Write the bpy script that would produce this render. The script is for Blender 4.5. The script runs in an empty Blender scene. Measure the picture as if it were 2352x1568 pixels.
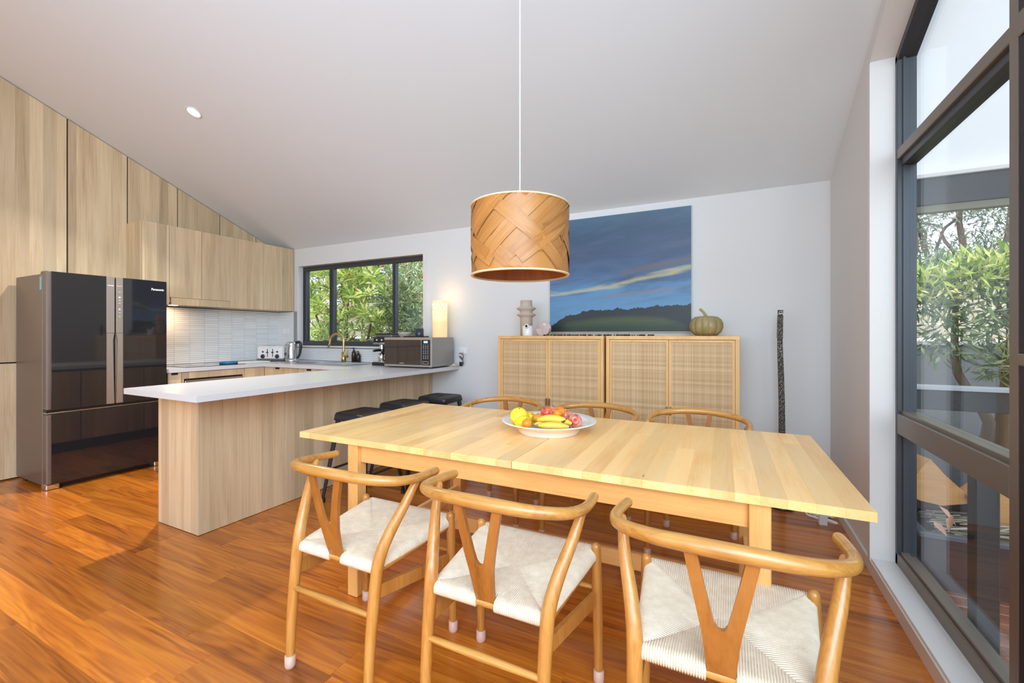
import bpy, math, random
import numpy as np
from mathutils import Vector, Matrix

random.seed(7); rng = np.random.default_rng(7)
D = bpy.data; SC = bpy.context.scene; COL = SC.collection
PI = math.pi

# ------------------------------------------------------------------ camera, world, lights, exposure
TH = 0.4617; F = 999.4; HY = 768.1; CAMZ = 1.23
cam_d = D.cameras.new('camera'); cam = D.objects.new('camera', cam_d); COL.objects.link(cam)
cam.location = (0, 0, CAMZ); cam.rotation_euler = (PI / 2, 0, TH)
cam_d.sensor_fit = 'HORIZONTAL'; cam_d.sensor_width = 36.0; cam_d.lens = F / 2352 * 36.0
cam_d.shift_y = -(784 - HY) / 2352; cam_d.clip_start = 0.02; cam_d.clip_end = 200
SC.camera = cam

world = D.worlds.new('world'); SC.world = world; world.use_nodes = True
wn = world.node_tree.nodes; wl = world.node_tree.links
bg = wn['Background']; bg.inputs['Strength'].default_value = 2.3
wtc = wn.new('ShaderNodeTexCoord'); wsep = wn.new('ShaderNodeSeparateXYZ'); wramp = wn.new('ShaderNodeValToRGB')
wl.new(wtc.outputs['Generated'], wsep.inputs[0]); wl.new(wsep.outputs['Z'], wramp.inputs[0])
wramp.color_ramp.elements[0].position = 0.0; wramp.color_ramp.elements[0].color = (0.86, 0.91, 0.96, 1)
wramp.color_ramp.elements[1].position = 0.9; wramp.color_ramp.elements[1].color = (0.66, 0.80, 0.98, 1)
wl.new(wramp.outputs[0], bg.inputs['Color'])

def light(name, kind, loc, energy, color=(1, 1, 1), rot=(0, 0, 0), **kw):
    l = D.lights.new(name, kind); l.energy = energy; l.color = color
    for k, v in kw.items(): setattr(l, k, v)
    o = D.objects.new(name, l); COL.objects.link(o); o.location = loc; o.rotation_euler = rot
    return o
def aim(o, target):
    o.rotation_euler = (Vector(target) - o.location).to_track_quat('-Z', 'Y').to_euler()

sun = light('sun', 'SUN', (0, 0, 12), 5.5, (1.0, 0.96, 0.9), angle=math.radians(12))
sun.rotation_euler = Vector((0.25, 0.62, -1.0)).to_track_quat('-Z', 'Y').to_euler()
# rear and side lamps: daylight from the tall glazing that lies behind the camera and from its right
win_a = light('daylight_rear', 'AREA', (0.2, -2.2, 2.75), 132, (0.70, 0.92, 1.14), shape='RECTANGLE', size=4.2, size_y=2.6)
aim(win_a, (-2.7, 3.2, .8))
ceil_fill = light('ceiling_bounce_fill', 'AREA', (-1.8, -0.9, 2.0), 37, (.67, 0.92, 1.17), shape='RECTANGLE', size=3.0, size_y=2.0)  # added upward lamp: fill light bounced off the ceiling, no window here
aim(ceil_fill, (-2.0, 1.4, 4.6))

win_c = light('daylight_side', 'AREA', (.58, -.75, 2.15), 46, (0.70, 0.92, 1.14), shape='RECTANGLE', size=2.4, size_y=2.0)
aim(win_c, (-2.2, 1.6, .7))

SC.view_settings.view_transform = 'Standard'; SC.view_settings.look = 'None'
SC.view_settings.gamma = 1.0; SC.view_settings.use_curve_mapping = False
SC.view_settings.exposure = 0.12
cy = SC.cycles
cy.use_denoising = True; cy.max_bounces = 10; cy.diffuse_bounces = 5; cy.glossy_bounces = 4
cy.transparent_max_bounces = 12; cy.caustics_reflective = False; cy.caustics_refractive = False
cy.sample_clamp_indirect = 6.0

# ------------------------------------------------------------------ mesh helpers
class MB:
    def __init__(s): s.v = []; s.f = []; s.sm = []
    def add(s, vs, fs, smooth=False):
        o = len(s.v); s.v += [tuple(map(float, p)) for p in vs]
        s.f += [tuple(i + o for i in f) for f in fs]; s.sm += [smooth] * len(fs); return s
    def box(s, x0, x1, y0, y1, z0, z1, b=0.0):
        if b <= 0:
            vs = [(x, y, z) for z in (z0, z1) for y in (y0, y1) for x in (x0, x1)]
            return s.add(vs, [(0, 2, 3, 1), (4, 5, 7, 6), (0, 1, 5, 4), (2, 6, 7, 3), (0, 4, 6, 2), (1, 3, 7, 5)])
        lo = (x0, y0, z0); hi = (x1, y1, z1); vs = []; ix = {}
        for c in [(i, j, k) for i in (0, 1) for j in (0, 1) for k in (0, 1)]:
            for a in range(3):
                p = []
                for d in range(3):
                    e = (hi if c[d] else lo)[d]
                    p.append(e if d == a else e + (-b if c[d] else b))
                ix[c, a] = len(vs); vs.append(p)
        fs = []
        ctr = [(lo[d] + hi[d]) / 2 for d in range(3)]
        def face(ids):
            ps = [Vector(vs[i]) for i in ids]; n = (ps[1] - ps[0]).cross(ps[2] - ps[0])
            m = sum(ps, Vector()) / len(ps) - Vector(ctr)
            fs.append(tuple(ids) if n.dot(m) > 0 else tuple(reversed(ids)))
        for a in range(3):
            o1, o2 = [d for d in range(3) if d != a]
            for sd in (0, 1):
                q = []
                for (i, j) in ((0, 0), (1, 0), (1, 1), (0, 1)):
                    c = [0, 0, 0]; c[a] = sd; c[o1] = i; c[o2] = j; q.append(ix[tuple(c), a])
                face(q)
            for (i, j) in ((0, 0), (1, 0), (1, 1), (0, 1)):
                c0 = [0, 0, 0]; c0[o1] = i; c0[o2] = j; c1 = list(c0); c1[a] = 1
                face([ix[tuple(c0), o1], ix[tuple(c0), o2], ix[tuple(c1), o2], ix[tuple(c1), o1]])
        for c in [(i, j, k) for i in (0, 1) for j in (0, 1) for k in (0, 1)]:
            face([ix[c, 0], ix[c, 1], ix[c, 2]])
        return s.add(vs, fs)
    def prism(s, poly, a0, a1, axis='z'):
        n = len(poly)
        ar = sum(poly[i][0] * poly[(i + 1) % n][1] - poly[(i + 1) % n][0] * poly[i][1] for i in range(n))
        if ar < 0: poly = poly[::-1]
        def P(u, v, w):
            return {'z': (u, v, w), 'x': (w, u, v), 'y': (v, w, u)}[axis]   # right-handed (u,v,axis)
        vs = [P(u, v, a0) for u, v in poly] + [P(u, v, a1) for u, v in poly]
        fs = [tuple(range(n - 1, -1, -1)), tuple(range(n, 2 * n))] + [(i, (i + 1) % n, n + (i + 1) % n, n + i) for i in range(n)]
        return s.add(vs, fs)
    def lathe(s, prof, seg=32, c=(0, 0, 0), smooth=True, ribs=None, M=None):
        vs = []; fs = []; n = len(prof)
        for k in range(seg):
            a = 2 * PI * k / seg
            for (r, z) in prof:
                rr = r * (ribs(a) if ribs else 1)
                p = Vector((rr * math.cos(a), rr * math.sin(a), z))
                if M: p = M @ p
                vs.append((p[0] + c[0], p[1] + c[1], p[2] + c[2]))
        for k in range(seg):
            k2 = (k + 1) % seg
            for i in range(n - 1):
                if prof[i][0] < 1e-6 and prof[i + 1][0] < 1e-6: continue
                if prof[i][0] < 1e-6: fs.append((k * n + i, k2 * n + i + 1, k * n + i + 1))
                elif prof[i + 1][0] < 1e-6: fs.append((k * n + i, k2 * n + i, k * n + i + 1))
                else: fs.append((k * n + i, k2 * n + i, k2 * n + i + 1, k * n + i + 1))
        return s.add(vs, fs, smooth)
    def cyl(s, c, r, z0, z1, seg=20, r2=None, smooth=True):
        r2 = r if r2 is None else r2
        s.lathe([(r, z0), (r2, z1)], seg, c, smooth)
        s.lathe([(0, z0), (r, z0)], seg, c, False); s.lathe([(r2, z1), (0, z1)], seg, c, False); return s
    def rod(s, a, b, r, seg=10, r2=None):
        return s.tube([a, b], [r, r if r2 is None else r2], seg, sub=1, round_caps=False)
    def tube(s, pts, radii, seg=12, sub=4, round_caps=True, sx=1.0, closed=False):
        P = [Vector(p) for p in pts]; n = len(P); C = []; R = []
        if sub > 1 and n > 2:
            for i in range(n - 1):
                p0 = P[max(i - 1, 0)]; p1 = P[i]; p2 = P[i + 1]; p3 = P[min(i + 2, n - 1)]
                for j in range(sub):
                    t = j / sub
                    C.append(0.5 * ((2 * p1) + (-p0 + p2) * t + (2 * p0 - 5 * p1 + 4 * p2 - p3) * t * t + (-p0 + 3 * p1 - 3 * p2 + p3) * t ** 3))
                    R.append(radii[i] * (1 - t) + radii[i + 1] * t)
            C.append(P[-1]); R.append(radii[-1])
        else: C = P; R = list(radii)
        if round_caps:
            d0 = (C[0] - C[1]).normalized(); d1 = (C[-1] - C[-2]).normalized()
            pre = [(C[0] + d0 * R[0] * math.sin(a), R[0] * math.cos(a)) for a in (1.45, 1.1, .7, .35)]
            post = [(C[-1] + d1 * R[-1] * math.sin(a), R[-1] * math.cos(a)) for a in (.35, .7, 1.1, 1.45)]
            C = [p for p, _ in pre] + C + [p for p, _ in post]; R = [r for _, r in pre] + R + [r for _, r in post]
        m = len(C); T = [(C[min(i + 1, m - 1)] - C[max(i - 1, 0)]).normalized() for i in range(m)]
        up = Vector((0, 0, 1)) if abs(T[0].z) < .9 else Vector((1, 0, 0))
        N = (up - T[0] * up.dot(T[0])).normalized(); vs = []
        for i in range(m):
            N = (N - T[i] * N.dot(T[i])).normalized(); B = T[i].cross(N)
            for k in range(seg):
                a = 2 * PI * k / seg
                vs.append(C[i] + N * (R[i] * math.cos(a)) + B * (R[i] * sx * math.sin(a)))
        fs = [(i * seg + k, i * seg + (k + 1) % seg, (i + 1) * seg + (k + 1) % seg, (i + 1) * seg + k) for i in range(m - 1) for k in range(seg)]
        s.add(vs, fs, True)
        s.add(vs[:seg], [tuple(range(seg - 1, -1, -1))]); s.add(vs[-seg:], [tuple(range(seg))]); return s
    def sphere(s, c, r, seg=16, rings=10, sc=(1, 1, 1), M=None):
        prof = [(r * math.sin(PI * i / rings), -r * math.cos(PI * i / rings)) for i in range(rings + 1)]
        m = Matrix.Diagonal(sc)
        return s.lathe(prof, seg, c, True, M=(M @ m) if M else m)
    def xform(s, M):
        s.v = [tuple(M @ Vector(p)) for p in s.v]; return s
    def mesh(s, name, mat):
        me = D.meshes.new(name); me.from_pydata(s.v, [], s.f); me.polygons.foreach_set('use_smooth', s.sm)
        if mat: me.materials.append(mat)
        if getattr(s, 'uv', None):
            lay = me.uv_layers.new(name='grain').data
            for lp in me.loops: lay[lp.index].uv = s.uv[lp.vertex_index]
        me.update(); return me
    def build(s, name, mat, parent=None, loc=(0, 0, 0), rz=0.0, **props):
        o = D.objects.new(name, s.mesh(name, mat)); COL.objects.link(o)
        o.location = loc; o.rotation_euler = (0, 0, rz)
        if parent: o.parent = parent
        for k, v in props.items(): o[k] = v
        return o

def link(name, me, parent=None, loc=(0, 0, 0), rot=(0, 0, 0), scale=None, **props):
    o = D.objects.new(name, me); COL.objects.link(o); o.location = loc; o.rotation_euler = rot
    if scale: o.scale = scale
    if parent: o.parent = parent
    for k, v in props.items(): o[k] = v
    return o
def thing(name, label, cat, loc=(0, 0, 0), rz=0.0, group=None):
    o = D.objects.new(name, None); COL.objects.link(o); o.location = loc; o.rotation_euler = (0, 0, rz)
    o.empty_display_size = .1; o['label'] = label; o['category'] = cat
    if group: o['group'] = group
    return o
KIDS = {}
def kids(o): return [c for c in D.objects if c.parent == o]
def copy_tree(o, parent=None):
    c = o.copy(); COL.objects.link(c); c.parent = parent
    for ch in kids(o): copy_tree(ch, c)
    return c
def dup(o, loc, rz, label):
    c = copy_tree(o); c.location = loc; c.rotation_euler = (0, 0, rz); c['label'] = label; return c

def grid_solid(xs, ys, holes, z0, z1, axis='z'):
    """solid slab made of grid cells, some left out; axis = thickness direction"""
    mb = MB(); nx = len(xs) - 1; ny = len(ys) - 1
    on = lambda i, j: 0 <= i < nx and 0 <= j < ny and (i, j) not in holes
    def P(u, v, w): return {'z': (u, v, w), 'y': (u, w, v), 'x': (w, u, v)}[axis]
    for i in range(nx):
        for j in range(ny):
            if not on(i, j): continue
            a, b, c, d = xs[i], xs[i + 1], ys[j], ys[j + 1]
            q = [P(a, c, z0), P(b, c, z0), P(b, d, z0), P(a, d, z0), P(a, c, z1), P(b, c, z1), P(b, d, z1), P(a, d, z1)]
            fs = [(3, 2, 1, 0), (4, 5, 6, 7)]
            if not on(i, j - 1): fs.append((0, 1, 5, 4))
            if not on(i, j + 1): fs.append((2, 3, 7, 6))
            if not on(i - 1, j): fs.append((3, 0, 4, 7))
            if not on(i + 1, j): fs.append((1, 2, 6, 5))
            if axis == 'y': fs = [tuple(reversed(f)) for f in fs]
            mb.add(q, fs)
    return mb

# ------------------------------------------------------------------ material helpers
def srgb(r, g, b):
    f = lambda c: (c / 255 / 12.92) if c / 255 <= .04045 else ((c / 255 + .055) / 1.055) ** 2.4
    return (f(r), f(g), f(b), 1)
class NT:
    def __init__(s, name):
        s.m = D.materials.new(name); s.m.use_nodes = True; s.t = s.m.node_tree; s.n = s.t.nodes; s.l = s.t.links
        s.b = s.n['Principled BSDF']; s.out = s.n['Material Output']
    def node(s, t, **kw):
        n = s.n.new('ShaderNode' + t)
        for k, v in kw.items(): setattr(n, k, v)
        return n
    def set(s, sock, v):
        if hasattr(v, 'is_output'): s.l.new(v, sock)
        else: sock.default_value = v
        return s
    def math(s, op, a, b=0.0, c=0.0, clamp=False):
        n = s.node('Math', operation=op, use_clamp=clamp)
        for i, v in enumerate((a, b, c)): s.set(n.inputs[i], v)
        return n.outputs[0]
    def mix(s, f, a, b, mode='MIX'):
        n = s.node('MixRGB', blend_type=mode); s.set(n.inputs[0], f); s.set(n.inputs[1], a); s.set(n.inputs[2], b); return n.outputs[0]
    def coord(s, kind='Object'): return s.node('TexCoord').outputs[kind]
    def sep(s, v):
        n = s.node('SeparateXYZ'); s.l.new(v, n.inputs[0]); return n.outputs
    def comb(s, x, y, z):
        n = s.node('CombineXYZ')
        for i, v in enumerate((x, y, z)): s.set(n.inputs[i], v)
        return n.outputs[0]
    def vmul(s, v, sc):
        n = s.node('VectorMath', operation='MULTIPLY'); s.l.new(v, n.inputs[0]); n.inputs[1].default_value = sc; return n.outputs[0]
    def vadd(s, a, b):
        n = s.node('VectorMath', operation='ADD'); s.set(n.inputs[0], a); s.set(n.inputs[1], b); return n.outputs[0]
    def noise(s, v, scale=5, detail=3, rough=.5, dist=0.0, out=0):
        n = s.node('TexNoise'); s.l.new(v, n.inputs['Vector'])
        n.inputs['Scale'].default_value = scale; n.inputs['Detail'].default_value = detail
        n.inputs['Roughness'].default_value = rough; n.inputs['Distortion'].default_value = dist; return n.outputs[out]
    def ramp(s, f, stops, interp='LINEAR'):
        n = s.node('ValToRGB'); r = n.color_ramp; r.interpolation = interp
        while len(r.elements) < len(stops): r.elements.new(.5)
        for e, (p, c) in zip(r.elements, stops): e.position = p; e.color = c if len(c) == 4 else (*c, 1)
        s.l.new(f, n.inputs[0]); return n.outputs[0]
    def rnd(s): return s.node('ObjectInfo').outputs['Random']
    def white(s, v):
        n = s.node('TexWhiteNoise', noise_dimensions='1D'); s.set(n.inputs['W'], v); return n.outputs['Value']
    def bump(s, h, strength=.2, dist=.002):
        n = s.node('Bump'); n.inputs['Strength'].default_value = strength; n.inputs['Distance'].default_value = dist
        s.l.new(h, n.inputs['Height']); s.l.new(n.outputs[0], s.b.inputs['Normal']); return s
    def fin(s, color=None, rough=.5, metal=0.0, coat=0.0, coat_rough=.05, spec=.5):
        b = s.b
        if color is not None: s.set(b.inputs['Base Color'], color)
        s.set(b.inputs['Roughness'], rough); s.set(b.inputs['Metallic'], metal)
        b.inputs['Coat Weight'].default_value = coat; b.inputs['Coat Roughness'].default_value = coat_rough
        b.inputs['Specular IOR Level'].default_value = spec
        return s.m

def plain(name, col, rough=.5, metal=0.0, coat=0.0, var=0.0, bump=0.0, bscale=300, spec=.5):
    t = NT(name); c = col
    if var: 
        n = t.noise(t.coord(), 6, 4); c = t.mix(var, col, tuple(x * .75 for x in col[:3]) + (1,)); 
        c = t.mix(t.math('MULTIPLY', n, var), col, tuple(x * .55 for x in col[:3]) + (1,))
    if bump: t.bump(t.noise(t.coord(), bscale, 2), bump, .001)
    return t.fin(c, rough, metal, coat, spec=spec)

def wood(name, light_c, mid_c, dark_c, axis='z', ck='Object', *a_, **k_):
    return wood_(name, light_c, mid_c, dark_c, axis, *((ck,) + a_ if ck != 'UV' and ck != 'Object' else a_), ck=('UV' if ck == 'UV' else 'Object'), **k_)
def wood_(name, light_c, mid_c, dark_c, axis='z', fine=1.0, rough=.4, coat=0.0, tone=.25, strips=0.0, strip_axis='x', strip_tone=.25, knots=0.0, wave=0.0, bump=.12, contrast=1.0, ck='Object', stretch=1.0):
    """grain runs along `axis`; every object gets its own offset and tone"""
    t = NT(name); co = t.coord(ck); r = t.rnd(); x, y, z = t.sep(co)
    off = t.math('MULTIPLY', r, 37.0)
    st = None
    if strips:
        u = {'x': x, 'y': y, 'z': z}[strip_axis]
        us = t.math('DIVIDE', t.math('ADD', u, t.math('MULTIPLY', r, 3.1)), strips)
        cell = t.math('FLOOR', us); st = t.white(t.math('ADD', cell, t.math('MULTIPLY', r, 91)))
        off = t.math('ADD', off, t.math('MULTIPLY', st, 23.0))
    v = t.vadd(co, t.comb(off, t.math('MULTIPLY', off, .7), t.math('MULTIPLY', off, 1.3)))
    S = {'x': (.05, 1, 1), 'y': (1, .05, 1), 'z': (1, 1, .05)}[axis]
    S2 = {'x': (.16 * stretch, 1, 1), 'y': (1, .16 * stretch, 1), 'z': (1, 1, .16 * stretch)}[axis]
    S = tuple(q * stretch if q < 1 else q for q in S)
    broad = t.noise(t.vmul(v, S2), 9 * fine, 3, .55, .6)
    lines = t.noise(t.vmul(v, S), 90 * fine, 4, .65, .2)
    fac = t.math('ADD', t.math('MULTIPLY', broad, .62), t.math('MULTIPLY', lines, .38))
    if wave:
        w = t.math('FRACT', t.math('MULTIPLY', broad, 9.0)); w = t.math('ABSOLUTE', t.math('SUBTRACT', w, .5))
        fac = t.math('ADD', fac, t.math('MULTIPLY', t.math('SUBTRACT', w, .25), wave))
    fac = t.math('ADD', t.math('MULTIPLY', t.math('SUBTRACT', fac, .5), contrast), .5)
    c = t.ramp(fac, [(.26, dark_c), (.5, mid_c), (.74, light_c)])
    tonev = t.math('ADD', 1 - tone * .5, t.math('MULTIPLY', r, tone))
    if strips: tonev = t.math('MULTIPLY', tonev, t.math('ADD', 1 - strip_tone * .5, t.math('MULTIPLY', st, strip_tone)))
    c = t.mix(1.0, c, t.comb(tonev, tonev, tonev), 'MULTIPLY')
    if strips:
        e = t.math('ABSOLUTE', t.math('SUBTRACT', t.math('FRACT', us), .5))
        c = t.mix(t.math('MULTIPLY', t.math('GREATER_THAN', e, .485), .25), c, dark_c)
    if knots:
        vo = t.node('TexVoronoi'); t.l.new(t.vmul(v, tuple(1 if q == 1 else .4 for q in S)), vo.inputs['Vector']); vo.inputs['Scale'].default_value = 7
        k = t.math('LESS_THAN', t.math('ADD', vo.outputs['Distance'], t.math('MULTIPLY', lines, .05)), .06)
        k = t.math('MULTIPLY', k, t.math('GREATER_THAN', t.sep(vo.outputs['Color'])[0], 1 - knots))
        c = t.mix(t.math('MULTIPLY', k, .75), c, tuple(q * .3 for q in dark_c[:3]) + (1,))
    if bump: t.bump(lines, bump, .0008)
    return t.fin(c, rough, 0, coat, .12)

M = {}
M['wall'] = plain('wall_paint', (.70, .695, .685, 1), .85, bump=.05, bscale=400)
M['ceil'] = plain('ceiling_paint', (.745, .785, .81, 1), .9)
M['white'] = plain('white_gloss_paint', (.72, .70, .67, 1), .35)
M['oak'] = wood('light_oak_veneer', srgb(224, 202, 168), srgb(208, 183, 147), srgb(174, 146, 110), 'z', 1.0, .5, 0, .08, .085, 'y', .28, contrast=1.0, stretch=.55)
M['oak_x'] = wood('light_oak_veneer_cross', srgb(224, 202, 168), srgb(208, 183, 147), srgb(174, 146, 110), 'z', 1.0, .5, 0, .08, .085, 'x', .28, contrast=1.0, stretch=.55)
M['floor'] = wood('polished_hardwood', srgb(218, 138, 44), srgb(190, 108, 32), srgb(126, 60, 18), 'x', .9, .24, .25, .42, wave=.26, bump=.05, contrast=1.05, stretch=.42)
M['deckwood'] = wood('deck_timber', srgb(170, 120, 95), srgb(140, 92, 70), srgb(95, 60, 45), 'x', 1.0, .35, .2, .4)
M['birch'] = wood('birch_butcher_block', srgb(255, 218, 154), srgb(253, 203, 132), srgb(236, 170, 92), 'y', 1.0, .33, .25, .30, knots=.36, bump=.04, contrast=.9)
M['birch_x'] = wood('shaded_birch_rail', srgb(240, 190, 120), srgb(230, 174, 102), srgb(206, 142, 74), 'x', 1.0, .4, .1, .15, knots=.06, bump=.04, contrast=.9)  # darker than the tabletop: weaker light on upright faces put into the colour
M['birch_z'] = wood('shaded_birch_leg', srgb(240, 190, 120), srgb(230, 174, 102), srgb(206, 142, 74), 'z', 1.0, .4, .1, .15, knots=.06, bump=.04, contrast=.9)  # legs darkened the same way, shade of upright faces in the colour
M['chair'] = wood('honey_beech', srgb(208, 150, 76), srgb(194, 132, 60), srgb(164, 100, 38), 'z', 1.4, .3, .4, .14, wave=.25, bump=.03)
M['chair_x'] = wood('honey_beech_bow', srgb(212, 156, 82), srgb(198, 140, 66), srgb(166, 104, 42), 'x', 1.4, .3, .4, .14, wave=.2, bump=.03)
M['splat'] = wood('shaded_bent_plywood', srgb(184, 122, 56), srgb(168, 104, 42), srgb(136, 78, 28), 'z', 1.4, .35, .25, .12, wave=.1, bump=.03)  # darker than the bow: shade on the camera-facing side put into the colour
M['sidewood'] = wood('blond_ash', srgb(240, 196, 134), srgb(230, 182, 116), srgb(204, 148, 84), 'z', 1.0, .45, .05, .08, bump=.05, contrast=.8)
M['shade'] = wood('oak_veneer_strip', srgb(198, 142, 76), srgb(180, 120, 56), srgb(132, 80, 34), 'x', 'UV', 1.2, .45, .1, .26, wave=.18, bump=.1)
M['shade_in'] = wood('oak_veneer_inside', srgb(190, 120, 70), srgb(165, 95, 52), srgb(130, 70, 36), 'z', 1.0, .6, 0, .1)
M['worktop'] = plain('white_laminate', (.62, .62, .63, 1), .28)
M['dark'] = plain('dark_gap', (.02, .014, .01, 1), .8)
M['blackmetal'] = plain('black_powder_coat', (.022, .023, .026, 1), .38)
M['frame'] = plain('charcoal_aluminium', (.055, .06, .068, 1), .4, .3)
M['bronze'] = plain('bronze_aluminium', (.20, .165, .135, 1), .38, .35)
M['steel'] = plain('brushed_steel', (.56, .56, .56, 1), .3, 1.0)
M['chrome'] = plain('chrome', (.75, .75, .76, 1), .12, 1.0)
M['brass'] = plain('brushed_brass', (.62, .44, .19, 1), .28, 1.0)
M['brass_old'] = plain('antique_brass', (.32, .22, .10, 1), .4, .9)
M['black'] = plain('black_plastic', (.014, .014, .016, 1), .3)
M['white_plastic'] = plain('white_plastic', (.78, .77, .76, 1), .35)
M['silicone'] = plain('clear_silicone_cap', srgb(214, 176, 158), .35)
M['fr_side'] = plain('bronze_fridge_steel', (.21, .17, .148, 1), .36, .5, var=.3)
M['fr_handle'] = plain('champagne_handle', (.47, .42, .36, 1), .32, .75)
M['porcelain'] = plain('white_porcelain', (.84, .83, .82, 1), .12, coat=.5)
M['mug'] = plain('navy_enamel', (.025, .035, .06, 1), .3)
M['stoneware'] = plain('grey_stoneware', (.42, .37, .32, 1), .6, var=.3)
M['vase'] = plain('taupe_ceramic', srgb(196, 180, 162), .55)
M['pinkceramic'] = plain('blush_ceramic', srgb(198, 176, 172), .5)
M['blue'] = plain('teal_silicone', srgb(20, 110, 150), .4)
M['cord'] = plain('white_cord', (.82, .81, .79, 1), .5)
M['fence_dark'] = plain('grey_steel_sheet', (.085, .09, .098, 1), .5)
M['soil'] = plain('dark_soil', (.05, .035, .025, 1), .9)
M['bark'] = plain('grey_brown_bark', srgb(120, 95, 72), .9, var=.9, bump=.5, bscale=60)
M['fencewood'] = wood('weathered_paling', srgb(205, 196, 176), srgb(184, 174, 154), srgb(150, 140, 120), 'x', .8, .85, 0, .18)
M['lawn'] = plain('garden_ground', srgb(96, 92, 66), .95, var=.8)
M['planterside'] = plain('dark_brown_planter', (.05, .032, .032, 1), .4)
M['rubber'] = plain('translucent_foot', (.65, .5, .45, 1), .4)
M['paintedbeam'] = plain('charcoal_beam', (.022, .023, .023, 1), .55)
def soffit_mat():
    t = NT('translucent_roof_sheet'); t.fin((.86, .86, .86, 1), .8)
    tl = t.node('BsdfTranslucent'); tl.inputs[0].default_value = (.86, .87, .88, 1); mx = t.node('MixShader'); mx.inputs[0].default_value = .55
    t.l.new(t.b.outputs[0], mx.inputs[1]); t.l.new(tl.outputs[0], mx.inputs[2]); t.l.new(mx.outputs[0], t.out.inputs[0]); return t.m
M['soffit'] = soffit_mat()

def black_glass():
    t = NT('black_glass_door'); co = t.coord()
    n = t.noise(t.vmul(co, (1, .012, 1)), 260, 3, .6)
    c = t.mix(n, (.008, .008, .010, 1), (.020, .019, .021, 1)); return t.fin(c, .045, 0, .6, .02, .6)
M['blackglass'] = black_glass()

def glass_mat():
    t = NT('window_glass'); t.n.remove(t.b)
    tr = t.node('BsdfTransparent'); tr.inputs[0].default_value = (.95, .965, .965, 1)
    gl = t.node('BsdfGlossy'); gl.inputs['Roughness'].default_value = .0; gl.inputs[0].default_value = (.9, .95, 1, 1)
    fr = t.node('LayerWeight'); fr.inputs[0].default_value = .5   # Facing: 0 head-on, 1 grazing
    mx = t.node('MixShader'); t.l.new(t.math('ADD', .03, t.math('MULTIPLY', t.math('POWER', fr.outputs['Facing'], 5.0), .5)), mx.inputs[0]); t.l.new(tr.outputs[0], mx.inputs[1]); t.l.new(gl.outputs[0], mx.inputs[2])
    t.l.new(mx.outputs[0], t.out.inputs[0]); return t.m
M['glass'] = glass_mat()

def emit(name, col, st):
    t = NT(name); t.b.inputs['Base Color'].default_value = col; t.b.inputs['Emission Color'].default_value = col; t.b.inputs['Emission Strength'].default_value = st; return t.m
M['downlight'] = emit('downlight_glow', (1, .97, .92, 1), 14)
M['hoodlight'] = emit('hood_lamp_glow', (1, .72, .42, 1), 10)
M['led'] = emit('violet_led', (.45, .35, 1, 1), 1.6)
M['display'] = emit('blue_clock', (.25, .6, 1, 1), 1.2)

def lamp_mat():
    t = NT('glowing_ceramic'); z = t.sep(t.coord())[2]
    g = t.ramp(t.math('DIVIDE', z, .38), [(0, (.80, .52, .22, 1)), (.40, (.86, .58, .22, 1)), (.52, (1, .84, .34, 1)), (.72, (.96, .76, .32, 1)), (1, (.84, .62, .30, 1))])
    t.l.new(g, t.b.inputs['Emission Color']); t.b.inputs['Emission Strength'].default_value = .85
    return t.fin((.42, .36, .27, 1), .4)
M['lampglow'] = lamp_mat()
M['lamphole'] = emit('lamp_hole_glow', (1, .92, .75, 1), 2.2)

def tile_mat():
    t = NT('white_finger_tile'); r = t.rnd()
    c = t.mix(r, (.80, .80, .79, 1), (.88, .88, .87, 1)); return t.fin(c, .18, 0, .3)
M['tile'] = tile_mat()
M['grout'] = plain('grey_grout', (.30, .30, .29, 1), .9)

def cane_mat():
    t = NT('woven_cane'); x, y, z = t.sep(t.coord()); r = t.rnd()
    wob = t.noise(t.vmul(t.coord(), (1, 1, 1)), 3, 2)
    P = 1 / .0085
    fx = t.math('ABSOLUTE', t.math('SUBTRACT', t.math('FRACT', t.math('MULTIPLY', t.math('ADD', x, t.math('MULTIPLY', wob, .006)), P)), .5))
    fz = t.math('ABSOLUTE', t.math('SUBTRACT', t.math('FRACT', t.math('MULTIPLY', t.math('ADD', z, t.math('MULTIPLY', wob, .006)), P)), .5))
    rowx = t.white(t.math('FLOOR', t.math('MULTIPLY', x, P))); rowz = t.white(t.math('ADD', t.math('FLOOR', t.math('MULTIPLY', z, P)), 77))
    wx = t.math('ADD', .22, t.math('MULTIPLY', rowx, .12)); wz = t.math('ADD', .22, t.math('MULTIPLY', rowz, .12))
    sx = t.math('LESS_THAN', fx, wx); sz = t.math('LESS_THAN', fz, wz)
    strand = t.math('MAXIMUM', sx, sz)
    bands = t.noise(t.vmul(t.coord(), (.25, 1, 3.2)), 4, 3)
    hole = t.mix(bands, srgb(120, 84, 50), srgb(176, 136, 90))
    cs = t.mix(t.math('ADD', t.math('MULTIPLY', rowx, .5), t.math('MULTIPLY', rowz, .5)), srgb(196, 156, 104), srgb(234, 206, 160))
    cs = t.mix(t.math('MULTIPLY', bands, .5), cs, srgb(206, 166, 124))
    c = t.mix(strand, hole, cs); t.bump(t.math('ADD', sx, sz), .5, .001)
    return t.fin(c, .55)
M['cane'] = cane_mat()

def cord_mat():
    t = NT('paper_cord'); n = t.noise(t.coord(), 40, 3)
    return t.fin(t.mix(n, srgb(208, 188, 160), srgb(240, 226, 204)), .75)
M['papercord'] = cord_mat()

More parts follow.
